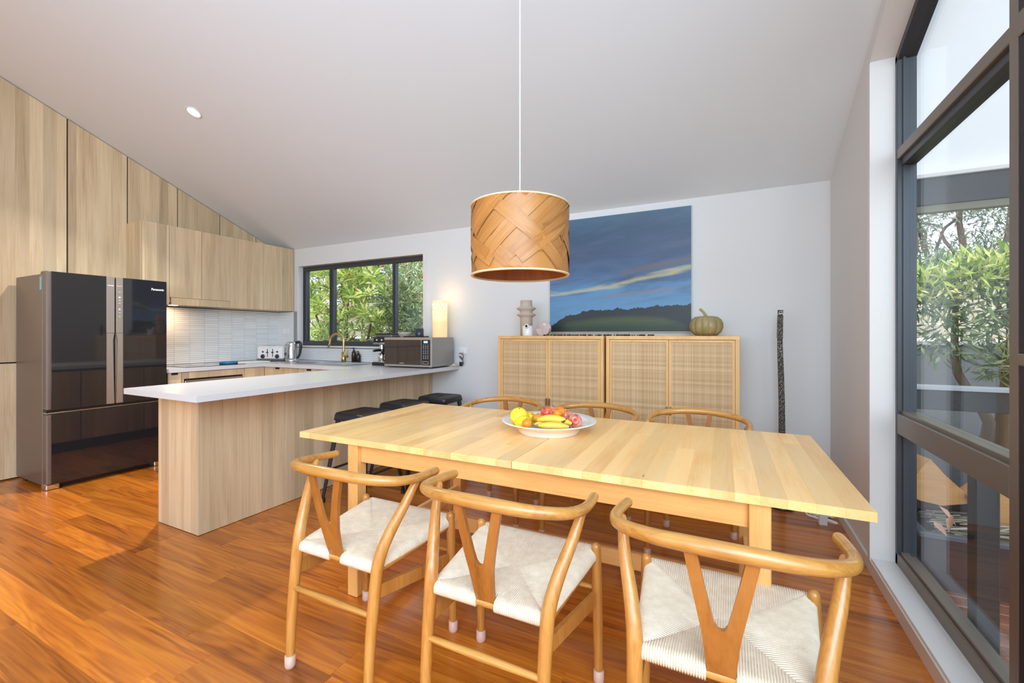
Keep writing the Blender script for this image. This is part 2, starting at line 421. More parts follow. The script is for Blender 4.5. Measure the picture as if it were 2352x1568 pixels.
def leaf_mat(name, a, b, c, tr=.35):
    t = NT(name); g = t.node('NewGeometry').outputs['Random Per Island']
    col = t.ramp(g, [(0, a), (.5, b), (1, c)])
    t.fin(col, .42); t.b.inputs['Transmission Weight'].default_value = 0
    tl = t.node('BsdfTranslucent'); t.l.new(col, tl.inputs[0]); mx = t.node('MixShader'); mx.inputs[0].default_value = tr
    t.l.new(t.b.outputs[0], mx.inputs[1]); t.l.new(tl.outputs[0], mx.inputs[2]); t.l.new(mx.outputs[0], t.out.inputs[0]); return t.m
M['leaf_bright'] = leaf_mat('bright_leaf', srgb(104, 138, 56), srgb(178, 198, 88), srgb(236, 232, 160))
M['leaf_grey'] = leaf_mat('grey_green_leaf', srgb(92, 118, 74), srgb(152, 174, 112), srgb(222, 228, 180))
M['leaf_dark'] = leaf_mat('deep_green_leaf', srgb(58, 84, 48), srgb(104, 130, 74), srgb(186, 194, 142))
M['leaf_gum'] = leaf_mat('olive_gum_leaf', srgb(84, 98, 80), srgb(116, 128, 100), srgb(150, 158, 126))
M['flower_red'] = plain('red_blossom', srgb(176, 74, 70), .8)
M['deadleaf'] = leaf_mat('fallen_leaf', srgb(150, 92, 66), srgb(192, 140, 112), srgb(216, 180, 158), .1)
M['twig'] = leaf_mat('dry_twig', srgb(120, 106, 86), srgb(164, 152, 130), srgb(206, 198, 178), .05)
M['log'] = wood('split_log', srgb(212, 164, 106), srgb(192, 140, 84), srgb(150, 100, 56), 'x', 1.0, .8, 0, .1, bump=.4)

# ------------------------------------------------------------------ structure
XR, YB, XL, ZC, K = .664, 3.868, -5.455, 2.352, .4141
ceil_z = lambda y: ZC + K * (YB - y)
Y_BACK = -2.6

def structure(mb, name, mat, parent=None, **kw):
    return mb.build(name, mat, parent, kind='structure', **kw)

# floor: slab with boards laid on it one by one
fl = structure(MB().box(-5.75, .86, Y_BACK, 4.0, -.14, -.012), 'floor', M['soil'])
PW = .13
fixed = {0: -2.485, 1: -1.98, 2: -3.785}
n_pl = 0
r0 = -4
pm = {}
def plank_mesh(L, w=PW, h=.012, b=.0012):
    key = round(L, 2)
    if key not in pm: pm[key] = MB().box(-key / 2, key / 2, -w / 2, w / 2, -h, 0, b).mesh('plank', M['floor'])
    return pm[key], key
for r in range(r0, 24):
    y = .855 + PW * r
    if y + PW > 3.99: break
    xs = [-5.55]; x = -5.55
    cut = fixed.get(r, -5.55 + random.uniform(.3, 1.9))
    xs.append(round(cut, 2))
    while xs[-1] < .66: xs.append(round(xs[-1] + random.choice((.7, .95, 1.2, 1.5, 1.8, 2.1)), 2))
    xs[-1] = .66
    if xs[-1] - xs[-2] < .2: del xs[-2]
    if r in (0,1,2) and cut - (-5.55) > 2.2: xs.insert(1, round(-5.55 + random.uniform(.6, 1.2), 2))
    for a, b in zip(xs, xs[1:]):
        me, L = plank_mesh(b - a)
        link('plank', me, fl, ((a + b) / 2, y + PW / 2, 0)); n_pl += 1
MB().box(-5.75, .664, Y_BACK, .855 + PW * r0, -.012, 0).build('plank', M['floor'], fl)

# back wall with the kitchen window hole
structure(grid_solid([-5.75, -5.05, -3.01, .83], [-.1, 1.085, 2.125, 2.40], {(1, 1)}, YB, YB + .13, 'y'), 'wall_back', M['wall'])
# right wall: full-height end, low sill wall and raked head over the glazing
WY = 2.845; zh = lambda y: 2.64 + K * (2.845 - y)
mb = MB()
mb.prism([(WY, -.1), (4.0, -.1), (4.0, ceil_z(4.0)), (WY, ceil_z(WY))], XR, .83, 'x')
mb.prism([(Y_BACK, -.1), (WY, -.1), (WY, .06), (Y_BACK, .06)], XR, .83, 'x')
mb.prism([(Y_BACK, zh(Y_BACK)), (WY, zh(WY)), (WY, ceil_z(WY)), (Y_BACK, ceil_z(Y_BACK))], XR, .83, 'x')
structure(mb, 'wall_right', M['wall'])
# left wall: dark carcass with tall oak panels in front
wl_ = structure(MB().prism([(Y_BACK, -.1), (4.0, -.1), (4.0, ceil_z(4.0)), (Y_BACK, ceil_z(Y_BACK))], -5.60, XL - .022, 'x'), 'wall_left', M['dark'])
seams = [-2.6, -.03, .42, .869, 1.317, 1.765, 2.213, 2.661, 3.108, 3.553, 3.868]
G = .006
for i, (a, b) in enumerate(zip(seams, seams[1:])):
    y0, y1 = a + G, b - G
    c = (y0 + y1) / 2
    for part in (0, 1):
        z0 = .012 if part == 0 else .996
        if part == 0: poly = [(y0 - c, z0), (y1 - c, z0), (y1 - c, .984), (y0 - c, .984)]
        else: poly = [(y0 - c, z0), (y1 - c, z0), (y1 - c, ceil_z(y1) - .008), (y0 - c, ceil_z(y0) - .008)]
        if y0 > 2.2 and part == 0: continue
        if y0 > 2.2: poly = [(y0 - c, 1.57), (y1 - c, 1.57), (y1 - c, ceil_z(y1) - .008), (y0 - c, ceil_z(y0) - .008)]
        MB().prism(poly, -.0215, 0, 'x').build('panel', M['oak'], wl_, (XL, c, 0))
# ceiling, raked
structure(MB().prism([(Y_BACK, ceil_z(Y_BACK)), (4.0, ceil_z(4.0)), (4.0, ceil_z(4.0) + .12), (Y_BACK, ceil_z(Y_BACK) + .12)], -5.75, .83, 'x'), 'ceiling', M['ceil'])
# rear wall of the living space, with the wide glazed opening the daylight comes through
structure(grid_solid([-5.75, -4.2, .5, .83], [-.1, .05, 2.5, 5.2], {(1, 1)}, Y_BACK - .12, Y_BACK, 'y'), 'wall_rear', M['wall'])
# skirtings
structure(MB().box(XR - .012, XR, WY + .02, YB, 0, .07, .002), 'baseboard_right', M['white'])
structure(MB().box(-2.86, XR, YB - .012, YB, 0, .07, .002), 'baseboard_back', M['white'])

# splashback tiles: left wall one by one, back wall joined (a few pixels each)
TW, TH_, GR = .155, .0215, .0028
tiles_l = structure(MB().box(XL - .020, XL - .007, 2.2, YB, .9, 1.57), 'trim_1', M['grout'])
tm = MB().box(-.008, 0, -(TW - GR) / 2, (TW - GR) / 2, -(TH_ - GR) / 2, (TH_ - GR) / 2, .0008).mesh('tile', M['tile'])
y = YB - TW / 2; nt = 0; rest = MB()
cols = []
while y > 2.25: cols.append(y); y -= TW
rows = [.905 + TH_ * (i + .5) for i in range(30) if .905 + TH_ * (i + .5) < 1.535]
for y in cols:
    for z in rows:
        if nt < 300: link('tile', tm, tiles_l, (XL, y, z)); nt += 1
        else: rest.box(XL - .008, XL, y - (TW - GR) / 2, y + (TW - GR) / 2, z - (TH_ - GR) / 2, z + (TH_ - GR) / 2, .0008)
if rest.v: rest.build('tile_field', M['tile'], tiles_l, kind='stuff')
tiles_b = structure(grid_solid([XL, -5.085, -2.62], [.9, 1.073, 1.535], {(1, 1)}, YB - .0035, YB, 'y'), 'trim_2', M['grout'])
mb = MB(); x = XL + TW / 2
while x < -2.7:
    for z in rows:
        top = 1.535 if x + TW / 2 < -5.07 else 1.07
        if z + TH_ / 2 <= top: mb.box(x - (TW - GR) / 2, x + (TW - GR) / 2, YB - .0095, YB - .003, z - (TH_ - GR) / 2, z + (TH_ - GR) / 2)
    x += TW
mb.build('tile_field', M['tile'], tiles_b, kind='stuff')

# ---- kitchen window (window_1)
w1 = structure(MB().box(-5.05, -3.01, YB + .055, YB + .115, 1.085, 1.147, .002), 'window_1', M['frame'])
FY0, FY1 = YB + .06, YB + .11
MB().box(-5.05, -3.01, FY0, FY1, 2.065, 2.125, .002).build('head_frame', M['frame'], w1)
for a, b, d in ((-5.05, -4.975, 0), (-4.555, -4.475, .0), (-3.515, -3.465, 0), (-3.06, -3.01, 0)):
    MB().box(a, b, FY0 - d, FY1, 1.147, 2.065, .002).box(a + .025, a + .032, FY0 - .008 - d, FY0 - d + .001, 1.147, 2.065).build('stile', M['frame'], w1)
for a, b, d in ((-4.975, -4.555, .02), (-4.475, -3.515, .03), (-3.465, -3.06, .02)):
    MB().box(a, b, FY0 + d, FY0 + d + .005, 1.147, 2.065).build('pane', M['glass'], w1)
mb = MB(); mb.box(-5.058, -5.045, YB - .014, YB + .06, 1.07, 2.14, .001)   # jamb liners and lip
mb.box(-3.015, -2.965, YB - .014, YB, 1.07, 2.14, .001).box(-3.015, -3.003, YB - .001, YB + .06, 1.085, 2.125)
mb.box(-5.045, -3.015, YB - .014, YB + .06, 2.118, 2.14, .001)
structure(mb, 'trim_3', M['white'])
structure(MB().box(-5.058, -2.965, YB - .02, YB + .06, 1.068, 1.088, .002), 'trim_4', M['white'])

# ---- tall side window (window_2) : frame, transoms, panes
FX0, FX1, GX = .755, .83, .80
MUL0, MUL1 = 1.79, 1.835
w2 = structure(MB().box(FX0, FX1, MUL1, WY - .012, .075, .135, .003).box(FX0 + .012, FX0 + .045, MUL1, WY - .012, .135, .15, .002), 'window_2', M['bronze'])
MB().box(FX0, FX1, WY - .042, WY - .012, .075, zh(WY) - .015, .002).box(FX0 + .02, FX0 + .03, WY - .052, WY - .04, .13, zh(WY) - .02).build('stile', M['frame'], w2)
MB().prism([(WY - .012, zh(WY) - .012), (MUL1, zh(MUL1) - .012), (MUL1, zh(MUL1) - .052), (WY - .012, zh(WY) - .052)], FX0, FX1, 'x').build('head_frame', M['frame'], w2)
MB().box(FX0, FX1, MUL1, WY - .04, 2.105, 2.155, .003).build('transom', M['bronze'], w2)
MB().box(FX0 + .015, FX1, MUL1, WY - .045, 2.07, 2.107, .002).build('transom_bead', M['frame'], w2)
MB().box(FX0, FX1, MUL1, WY - .04, .735, .835, .003).box(FX0 + .015, FX1, MUL1, WY - .045, .833, .852, .002).build('mid_rail', M['bronze'], w2)
MB().prism([(MUL1, .07), (MUL0, .07), (MUL0, zh(MUL0) - .01), (MUL1, zh(MUL1) - .01)], FX0, FX1, 'x').build('mullion', M['bronze'], w2)
MB().box(FX0 + .02, FX1, MUL1, MUL1 + .006, .14, zh(MUL1) - .06).build('bead', plain('pale_bead', (.45, .5, .55, 1), .4), w2)
for z0, z1 in ((.135, .735), (.852, 2.07)):
    MB().box(GX, GX + .006, MUL1, WY - .042, z0, z1).build('pane', M['glass'], w2)
MB().prism([(MUL1, 2.155), (WY - .042, 2.155), (WY - .042, zh(WY - .042) - .05), (MUL1, zh(MUL1) - .05)], GX, GX + .006, 'x').build('pane', M['glass'], w2)
# white reveal: jamb, raked head, sill
mb = MB(); mb.box(XR - .012, FX0 + .002, WY - .012, WY + .006, .06, zh(WY), .001)
mb.box(XR - .012, XR, WY + .006, WY + .018, .06, zh(WY) + .01)
structure(mb, 'trim_5', M['white'])
mb = MB(); mb.prism([(WY, zh(WY)), (Y_BACK, zh(Y_BACK)), (Y_BACK, zh(Y_BACK) - .012), (WY, zh(WY) - .012)], XR - .012, FX1, 'x')
structure(mb, 'trim_6', M['white'])
mb = MB(); mb.box(XR - .006, FX0 + .002, MUL0 - 3.2, WY, .06, .08, .002).box(XR - .012, XR, MUL0 - 3.2, WY + .018, .0, .066, .001)
structure(mb, 'trim_7', M['white'])
# sliding door next to it, dark insect screen in a bronze frame
d1 = structure(MB().box(FX0 + .004, FX1, 1.780, MUL0, .07, 2.9, .002), 'door_1', M['bronze'])
for z0, z1 in ((.08, .17), (1.14, 1.175), (2.09, 2.16)):
    MB().box(FX0 - .006, FX0 + .001, .86, 1.783, z0, z1, .003).build('rail', M['bronze'], d1)
MB().box(FX0, FX0 + .004, .86, 1.784, .1, 2.9).build('screen', plain('dark_mesh_screen', (.012, .012, .015, 1), .6), d1)
MB().box(FX0 - .004, FX1, .82, .859, .07, 2.9, .003).build('stile', M['bronze'], d1)

# ------------------------------------------------------------------ kitchen
# worktop: one continuous U
wt = grid_solid([XL, -4.749, -4.62, -3.60, -3.331, -2.547], [1.332, 2.245, 3.185, 3.33, 3.76, YB - .0095],
                {(i, j) for i in range(5) for j in range(5) if (i < 4 and j == 0) or (1 <= i <= 3 and j == 1)} | {(2, 3)} | {(0, 0)}, .865, .90)
wt = wt.build('worktop', M['worktop'], label='white U-shaped laminate worktop with a long breakfast-bar overhang', category='worktop')

def finger_pull(mb, u0, u1): pass
# base cabinets on the left wall run (fronts face +X) and the back run (fronts face -Y)
KX = -4.772; KY = 3.208
def base_left(y0, y1, label, pull=None, name='base_cabinet'):
    t = thing(name, label, 'cabinet', ((XL + KX) / 2, (y0 + y1) / 2, 0)); cx, cy = t.location[0], t.location[1]
    MB().box(XL + .01 - cx, KX - .02 - cx, y0 - cy, y1 - cy, .1, .862).build('carcass', M['dark'], t)
    MB().box(XL + .01 - cx, KX - .07 - cx, y0 - cy, y1 - cy, 0, .1).build('plinth', M['dark'], t)
    return t, cx, cy
t, cx, cy = base_left(2.25, 2.362, 'narrow oak base cabinet with a finger-pull notch beside the fridge')
d = MB().box(KX - .018 - cx, KX - cx, 2.252 - cy, 2.360 - cy, .11, .84, .001).box(KX - .018 - cx, KX - cx, 2.252 - cy, 2.275 - cy, .84, .86).box(KX - .018 - cx, KX - cx, 2.335 - cy, 2.36 - cy, .84, .86).build('door', M['oak'], t)
MB().box(KX - .019 - cx, KX - .012 - cx, 2.275 - cy, 2.335 - cy, .838, .861).build('finger_pull', M['dark'], d)
t, cx, cy = base_left(2.364, 2.98, 'oak-fronted oven housing below the cooktop with a steel oven in it', name='oven_cabinet')
MB().box(KX - .018 - cx, KX - cx, 2.366 - cy, 2.978 - cy, .795, .86, .001).build('fascia', M['oak'], t)
for q0, q1 in ((2.366, 2.382), (2.962, 2.978)): MB().box(KX - .018 - cx, KX - cx, q0 - cy, q1 - cy, .11, .795).build('filler_strip', M['oak'], t)
ov = MB().box(KX - .3 - cx, KX - .012 - cx, 2.39 - cy, 2.955 - cy, .18, .785, .003).build('oven', M['black'], t)
MB().box(KX - .02 - cx, KX + .004 - cx, 2.392 - cy, 2.953 - cy, .69, .778, .004).build('oven_panel', M['steel'], ov)
MB().rod((KX + .04 - cx, 2.44 - cy, .66), (KX + .04 - cx, 2.91 - cy, .66), .009).rod((KX - .01 - cx, 2.47 - cy, .66), (KX + .04 - cx, 2.47 - cy, .66), .006).rod((KX - .01 - cx, 2.88 - cy, .66), (KX + .04 - cx, 2.88 - cy, .66), .006).build('oven_handle', M['steel'], ov)
t, cx, cy = base_left(2.982, 3.84, 'oak corner base cabinet where the two worktop runs meet')
MB().box(KX - .018 - cx, KX - cx, 2.984 - cy, KY + .0 - cy, .11, .86, .001).build('door', M['oak'], t)
for i, (x0, x1, lb) in enumerate(((-4.770, -4.27, 'oak sink base cabinet nearest the corner, notch in its door'), (-4.27, -3.84, 'oak sink base cabinet below the brass tap'), (-3.84, -3.36, 'oak base cabinet below the window beside the peninsula'))):
    t = thing('base_cabinet', lb, 'cabinet', ((x0 + x1) / 2, 3.5, 0), 0, None); cx, cy = (x0 + x1) / 2, 3.5
    MB().box(x0 - cx, x1 - cx, KY + .02 - cy, 3.855 - cy, .1, .68).box(x0 - cx, x1 - cx, KY + .02 - cy, 3.30 - cy, .68, .862).build('carcass', M['dark'], t)
    MB().box(x0 - cx, x1 - cx, KY + .07 - cy, 3.85 - cy, 0, .1).build('plinth', M['dark'], t)
    q = (x0 + x1) / 2 + (.02 if i else -.03)
    d = MB().box(x0 + .002 - cx, x1 - .002 - cx, KY - cy, KY + .018 - cy, .11, .84, .001).box(x0 + .002 - cx, q - .04 - cx, KY - cy, KY + .018 - cy, .84, .86).box(q + .04 - cx, x1 - .002 - cx, KY - cy, KY + .018 - cy, .84, .86).build('door', M['oak_x'], t)
    MB().box(q - .04 - cx, q + .04 - cx, KY + .010 - cy, KY + .019 - cy, .838, .861).build('finger_pull', M['dark'], d)

# peninsula base, oak clad
pb = thing('peninsula', 'oak-panelled peninsula base under the breakfast bar', 'kitchen island', (-3.12, 2.6, 0)); px, py = -3.12, 2.6
MB().box(-3.33 - px, -2.913 - px, 1.541 - py, 3.855 - py, .0, .863).build('carcass', M['dark'], pb)
MB().box(-3.35 - px, -2.913 - px, 1.523 - py, 1.541 - py, .003, .864, .0008).build('end_panel', M['oak_x'], pb)
MB().box(-2.913 - px, -2.895 - px, 1.523 - py, 3.86 - py, .003, .864, .0008).build('side_panel', M['oak'], pb)
for y0 in (1.56, 2.12, 2.68):
    d = MB().box(-3.349 - px, -3.331 - px, y0 - py, y0 + .55 - py, .11, .84, .001).build('door', M['oak'], pb)
    MB().box(-3.351 - px, -3.345 - px, y0 + .2 - py, y0 + .3 - py, .82, .841).build('finger_pull', M['dark'], d)

# overhead cabinets
OX = -5.134; OB = 1.537; OT = 2.350
def overhead(y0, y1, label, z0=OB): 
    return thing('wall_cabinet', label, 'cabinet', ((XL + OX) / 2, (y0 + y1) / 2, z0))
def oh(t, y0, y1, z0, z1, x0=None, x1=None):
    c = t.location
    return MB().box((XL if x0 is None else x0) - c[0], (OX - .02 if x1 is None else x1) - c[0], y0 - c[1], y1 - c[1], z0 - c[2], z1 - c[2], .0008)
t = overhead(2.202, 2.43, 'slim oak wall cabinet at the end nearest the fridge')
oh(t, 2.202, 2.222, OB, OT, XL, OX).build('side_panel', M['oak_x'], t)
oh(t, 2.222, 2.429, OB, OT).build('carcass', M['oak_x'], t)
oh(t, 2.2235, 2.4285, OB, OT, OX - .018, OX).build('door', M['oak'], t)
t = overhead(2.431, 3.04, 'oak range-hood wall cabinet with two short doors and a lit hood')
oh(t, 2.431, 3.04, OB + .03, OT).build('carcass', M['oak_x'], t)
oh(t, 2.4325, 2.7335, 1.6135, OT, OX - .018, OX).build('door', M['oak'], t); oh(t, 2.7365, 3.0385, 1.6135, OT, OX - .018, OX).build('door', M['oak'], t)
oh(t, 2.445, 3.0385, OB, 1.6105, OX - .018, OX).build('hood_rail', M['oak'], t)
oh(t, 2.44, 3.03, OB + .004, OB + .03, XL + .02, OX - .03).build('hood', M['steel'], t)
oh(t, 2.50, 2.56, OB + .001, OB + .006, -5.30, -5.24).build('hood_lamp', M['hoodlight'], t)
hl = light('hood_light', 'AREA', (-5.30, 2.53, OB - .004), 2.2, (1, .66, .36), size=.07)
t = overhead(3.041, 3.44, 'oak wall cabinet between the range hood and the corner unit')
oh(t, 3.041, 3.44, OB, OT).build('carcass', M['oak_x'], t); oh(t, 3.0415, 3.4385, OB, OT, OX - .018, OX).build('door', M['oak'], t)
t = overhead(3.441, 3.86, 'oak wall cabinet in the corner beside the kitchen window')
oh(t, 3.441, 3.855, OB, OT).build('carcass', M['oak_x'], t); oh(t, 3.4415, 3.8555, OB, OT, OX - .018, OX).build('door', M['oak'], t)

# refrigerator
fr = thing('refrigerator', 'tall black glass-door refrigerator with champagne centre handles', 'refrigerator', (-5.08, 1.83, 0)); fx, fy = -5.08, 1.83
def fb(x0, x1, y0, y1, z0, z1, b=.002): return MB().box(x0 - fx, x1 - fx, y0 - fy, y1 - fy, z0, z1, b)
fb(-5.393, -4.86, 1.426, 2.239, .035, 1.712, .004).build('body', M['fr_side'], fr)
fb(-4.9, -4.84, 1.436, 2.229, .006, .05).build('kickplate', M['black'], fr)
def fdoor(y0, y1, z0, z1, name):
    d = fb(-4.851, -4.782, y0, y1, z0, z1, .008).build(name, M['fr_side'], fr)
    return d
dl = fdoor(1.426, 1.848, .632, 1.730, 'door'); fb(-4.783, -4.776, 1.452, 1.790, .632, 1.729, .001).build('glass_panel', M['blackglass'], dl)
dr = fdoor(1.856, 2.239, .632, 1.730, 'door'); fb(-4.783, -4.776, 1.907, 2.238, .632, 1.729, .001).build('glass_panel', M['blackglass'], dr)
dw = fdoor(1.426, 2.239, .045, .600, 'drawer'); fb(-4.783, -4.776, 1.452, 2.238, .046, .600, .001).build('glass_panel', M['blackglass'], dw)
fb(-4.85, -4.779, 1.427, 2.239, .604, .612, .001).build('chrome_strip', M['chrome'], fr)
fb(-4.86, -4.80, 1.43, 2.235, .60, .632, 0).build('door_gap', M['black'], fr)
def handle(y0, y1, tilt, door):
    mb = MB(); mb.box(-4.783 - fx, -4.774 - fx, y0 - fy, y1 - fy, 1.245, 1.728, .001)
    a, b = (y0 - fy, y1 - fy); x = -4.774 - fx
    # lower grip is scooped and leans away from the centre gap
    s = tilt
    mb.prism([(a + (0 if s < 0 else 0), .634), (b + (0 if s > 0 else 0), .634), (b - (.012 if s < 0 else 0), 1.18), (b, 1.243), (a, 1.243), (a + (.012 if s > 0 else 0), 1.18)], x - .012, x - .002, 'x')
    return mb.build('handle', M['fr_handle'], door)
h1 = handle(1.792, 1.846, -1, dl); h2 = handle(1.858, 1.905, 1, dr)
fb(-4.7745, -4.773, 1.80, 1.838, 1.650, 1.656, 0).build('handle_mark', M['white_plastic'], dl); fb(-4.7745, -4.773, 1.863, 1.897, 1.652, 1.655, 0).build('handle_mark', M['white_plastic'], dr)
for z, mname in ((1.60, 'white_plastic'), (1.555, 'led'), (1.53, 'white_plastic'), (1.505, 'white_plastic'), (1.455, 'led'), (1.447, 'led'), (1.42, 'white_plastic'), (1.39, 'white_plastic')):
    h = .010 if mname == 'led' and z > 1.5 else .003
    fb(-4.7745, -4.773, 1.873, 1.887, z - h / 2, z + h / 2, 0).build('control_mark', M[mname], dr)
fb(-4.93, -4.85, 1.436, 1.52, 1.712, 1.738, .006).build('hinge_cover', M['fr_side'], fr); fb(-4.93, -4.85, 2.14, 2.229, 1.712, 1.738, .006).build('hinge_cover', M['fr_side'], fr)
fb(-4.90, -4.80, 1.43, 1.51, .0, .045, .006).build('foot', M['chrome'], fr); fb(-4.90, -4.80, 2.15, 2.23, .0, .045, .006).build('foot', M['chrome'], fr)
fb(-5.36, -5.29, 1.45, 1.52, .0, .04, .006).build('foot', M['black'], fr); fb(-5.36, -5.29, 2.15, 2.22, .0, .04, .006).build('foot', M['black'], fr)
def sticker_mat():
    t = NT('energy_sticker'); z = t.sep(t.coord())[2]
    s = t.math('LESS_THAN', t.math('FRACT', t.math('MULTIPLY', z, 75)), .45); n = t.noise(t.vmul(t.coord(), (300, 1, 20)), 1, 1)
    return t.fin(t.mix(t.math('MULTIPLY', s, t.math('GREATER_THAN', n, .42)), srgb(150, 215, 218), srgb(60, 150, 160)), .4)
fb(-4.90, -4.872, 1.4235, 1.4262, 1.585, 1.69, 0).build('sticker', sticker_mat(), fr, label='small turquoise printed sticker on the side')
cu = D.curves.new('brand', 'FONT'); cu.body = 'Panasonic'; cu.size = .030; cu.extrude = .0004; cu.offset = .0006
to = D.objects.new('tmp', cu); COL.objects.link(to); bpy.context.view_layer.update()
me = D.meshes.new_from_object(to.evaluated_get(bpy.context.evaluated_depsgraph_get())); D.objects.remove(to)
me.materials.clear(); me.materials.append(plain('logo_white', (.9, .9, .9, 1), .4))
w = max(v.co.x for v in me.vertices); sc = .100 / w
link('brand_lettering', me, dr, (-4.7755 - fx, 2.115 - fy, 1.640), (PI / 2, 0, PI / 2), (sc, .95, 1))

# cooktop, trivet, board, toaster, kettle, sink, tap
t = thing('cooktop', 'black glass induction cooktop set in the left worktop', 'cooktop', (-5.08, 2.72, .9))
MB().box(-.25, .25, -.29, .31, 0, .005, .002).build('glass', M['blackglass'], t)
mb = MB()
for x, y, r in ((-.11, -.14, .09), (-.11, .16, .08), (.12, -.14, .075), (.12, .16, .09)): mb.lathe([(r, .0051), (r, .0055), (r - .003, .0055), (r - .003, .0051)], 32, (x, y, 0))
mb.build('zone_ring', plain('zone_grey', (.12, .12, .12, 1), .4), t)
t = thing('pan_lid', 'round teal silicone lid lying on the cooktop', 'lid', (-4.98, 2.93, .9055))
MB().lathe([(0, 0), (.085, 0), (.088, .008), (.088, .022), (.082, .026), (.07, .022), (.065, .012), (0, .012)], 32).build('lid_body', M['blue'], t)
MB().lathe([(0, .012), (.02, .012), (.02, .022), (0, .024)], 16).build('knob', M['blue'], t)
MB().box(-.13, .13, -.19, .19, 0, .012, .003).build('chopping_board', M['white_plastic'], None, (-5.11, 3.235, .9), -.12, label='thin white chopping board beside the cooktop', category='board')

t = thing('toaster', 'white four-slice toaster with two dark dials in the corner', 'toaster', (-5.10, 3.56, .9), TH)
MB().box(-.165, .165, -.10, .10, .022, .19, .018).build('body', M['white_plastic'], t)
MB().box(-.172, .172, -.105, .105, .004, .03, .01).build('base', plain('grey_base', (.12, .12, .13, 1), .4), t)
for sx in (-1, 1):
    MB().box(sx * .032 - .004, sx * .032 + .004, -.1015, -.099, .055, .155).build('lever_slot', M['black'], t)
    MB().box(sx * .032 - .012, sx * .032 + .012, -.115, -.10, .105, .118, .003).build('lever', M['black'], t)
    R = Matrix.Rotation(PI / 2, 3, 'X')
    k = MB().lathe([(0, 0), (.024, 0), (.022, .014), (0, .016)], 20, (sx * .088, -.10, .062), M=R).build('dial', M['black'], t)
    MB().lathe([(0, 0), (.026, 0), (.026, .003), (0, .003)], 20, (sx * .088, -.0995, .062), M=R).build('dial_ring', M['chrome'], t)
    MB().lathe([(0, 0), (.011, 0), (.010, .006), (0, .007)], 14, (sx * .088, -.10, .118), M=R).build('button', M['black'], t)
MB().box(-.018, .018, -.1012, -.0995, .167, .171).build('name_plate', M['steel'], t)
mb = MB()
for sx in (-1, 1):
    for o in (.035, .095): mb.box(sx * o - .014, sx * o + .014, -.075, .075, .187, .1912)
mb.build('slot', M['black'], t)
MB().sphere((.172, -.06, .09), .018, 10, 8).sphere((.172, .02, .06), .02, 10, 8).build('cord_wrap', M['black'], t)

t = thing('kettle', 'clear glass and steel kettle with a black handle beside the toaster', 'kettle', (-4.83, 3.60, .9), TH)
MB().lathe([(0, 0), (.074, 0), (.076, .006), (.072, .035), (0, .036)], 28).build('base', M['steel'], t)
gm = NT('kettle_glass'); gm.n.remove(gm.b)
_t = gm.node('BsdfTransparent'); _t.inputs[0].default_value = (.80, .80, .80, 1); _g = gm.node('BsdfGlossy'); _g.inputs['Roughness'].default_value = .08; _m = gm.node('MixShader'); _m.inputs[0].default_value = .3
gm.l.new(_t.outputs[0], _m.inputs[1]); gm.l.new(_g.outputs[0], _m.inputs[2]); gm.l.new(_m.outputs[0], gm.out.inputs[0])
MB().lathe([(.070, .036), (.066, .12), (.058, .20), (.055, .215)], 28).build('jug', gm.m, t)
MB().lathe([(.059, .205), (.060, .225), (.05, .236), (0, .24)], 28).build('lid', M['steel'], t)
MB().tube([(.055, 0, .232), (.095, 0, .235), (.112, 0, .20), (.105, 0, .13), (.095, 0, .08), (.075, 0, .045)], [.016, .018, .018, .016, .014, .012], 10).build('handle', M['black'], t)
MB().box(-.075, -.05, -.014, .014, .195, .22, .006).build('spout', M['steel'], t)

t = thing('sink', 'stainless inset sink with drainer below the window', 'sink', (-4.11, 3.545, .9))
mb = grid_solid([-.53, -.30, .08, .53], [-.235, -.18, .15, .235], {(1, 1)}, .0, .006)
mb.build('rim', M['steel'], t)
mb = MB(); mb.box(-.302, -.298, -.18, .15, -.18, .001); mb.box(.078, .082, -.18, .15, -.18, .001); mb.box(-.3, .08, -.182, -.178, -.18, .001); mb.box(-.3, .08, .148, .152, -.18, .001); mb.box(-.3, .08, -.18, .15, -.183, -.179)
mb.build('bowl', M['steel'], t)
mb = MB()
for i in range(8): mb.box(.13 + i * .045, .14 + i * .045, -.16, .13, .006, .009, .001)
mb.build('drainer_rib', M['steel'], t)
t = thing('mixer_tap', 'brushed brass gooseneck mixer tap at the sink', 'tap', (-4.09, 3.735, .906))
MB().lathe([(0, 0), (.027, 0), (.027, .05), (.024, .055), (.024, .12), (0, .12)], 20).build('body', M['brass'], t)
pts = [(0, 0, .10), (0, 0, .22)] + [(-.112 + .112 * math.cos(a), 0, .245 + .085 * math.sin(a)) for a in [PI * i / 8 for i in range(0, 8)]] + [(-.232, -.005, .205), (-.25, -.005, .18)]
MB().tube(pts, [.014] * len(pts), 12, 3).build('spout', M['brass'], t)
lv = MB().rod((.02, 0, .065), (.06, 0, .065), .016).rod((.05, 0, .07), (.066, 0, .145), .006).build('lever', M['brass'], t)
for i, (x, y, h, lb) in enumerate(((-4.02, 3.825, .17, 'dark pump soap bottle behind the brass tap, taller one'), (-3.95, 3.828, .13, 'dark squat bottle behind the brass tap, shorter one'))):
    t = thing('soap_bottle', lb, 'bottle', (x, y, .9), 0, 'dark bottles behind the tap')
    MB().lathe([(0, 0), (.027, 0), (.027, h * .6), (.02, h * .75), (.011, h * .8), (.011, h * .88), (0, h * .88)], 16).build('bottle_body', plain('amber_glass', (.03, .018, .012, 1), .15), t)
    MB().rod((0, 0, h * .88), (0, 0, h), .005).rod((0, 0, h), (-.03, 0, h - .004), .005).build('pump', M['black'], t)

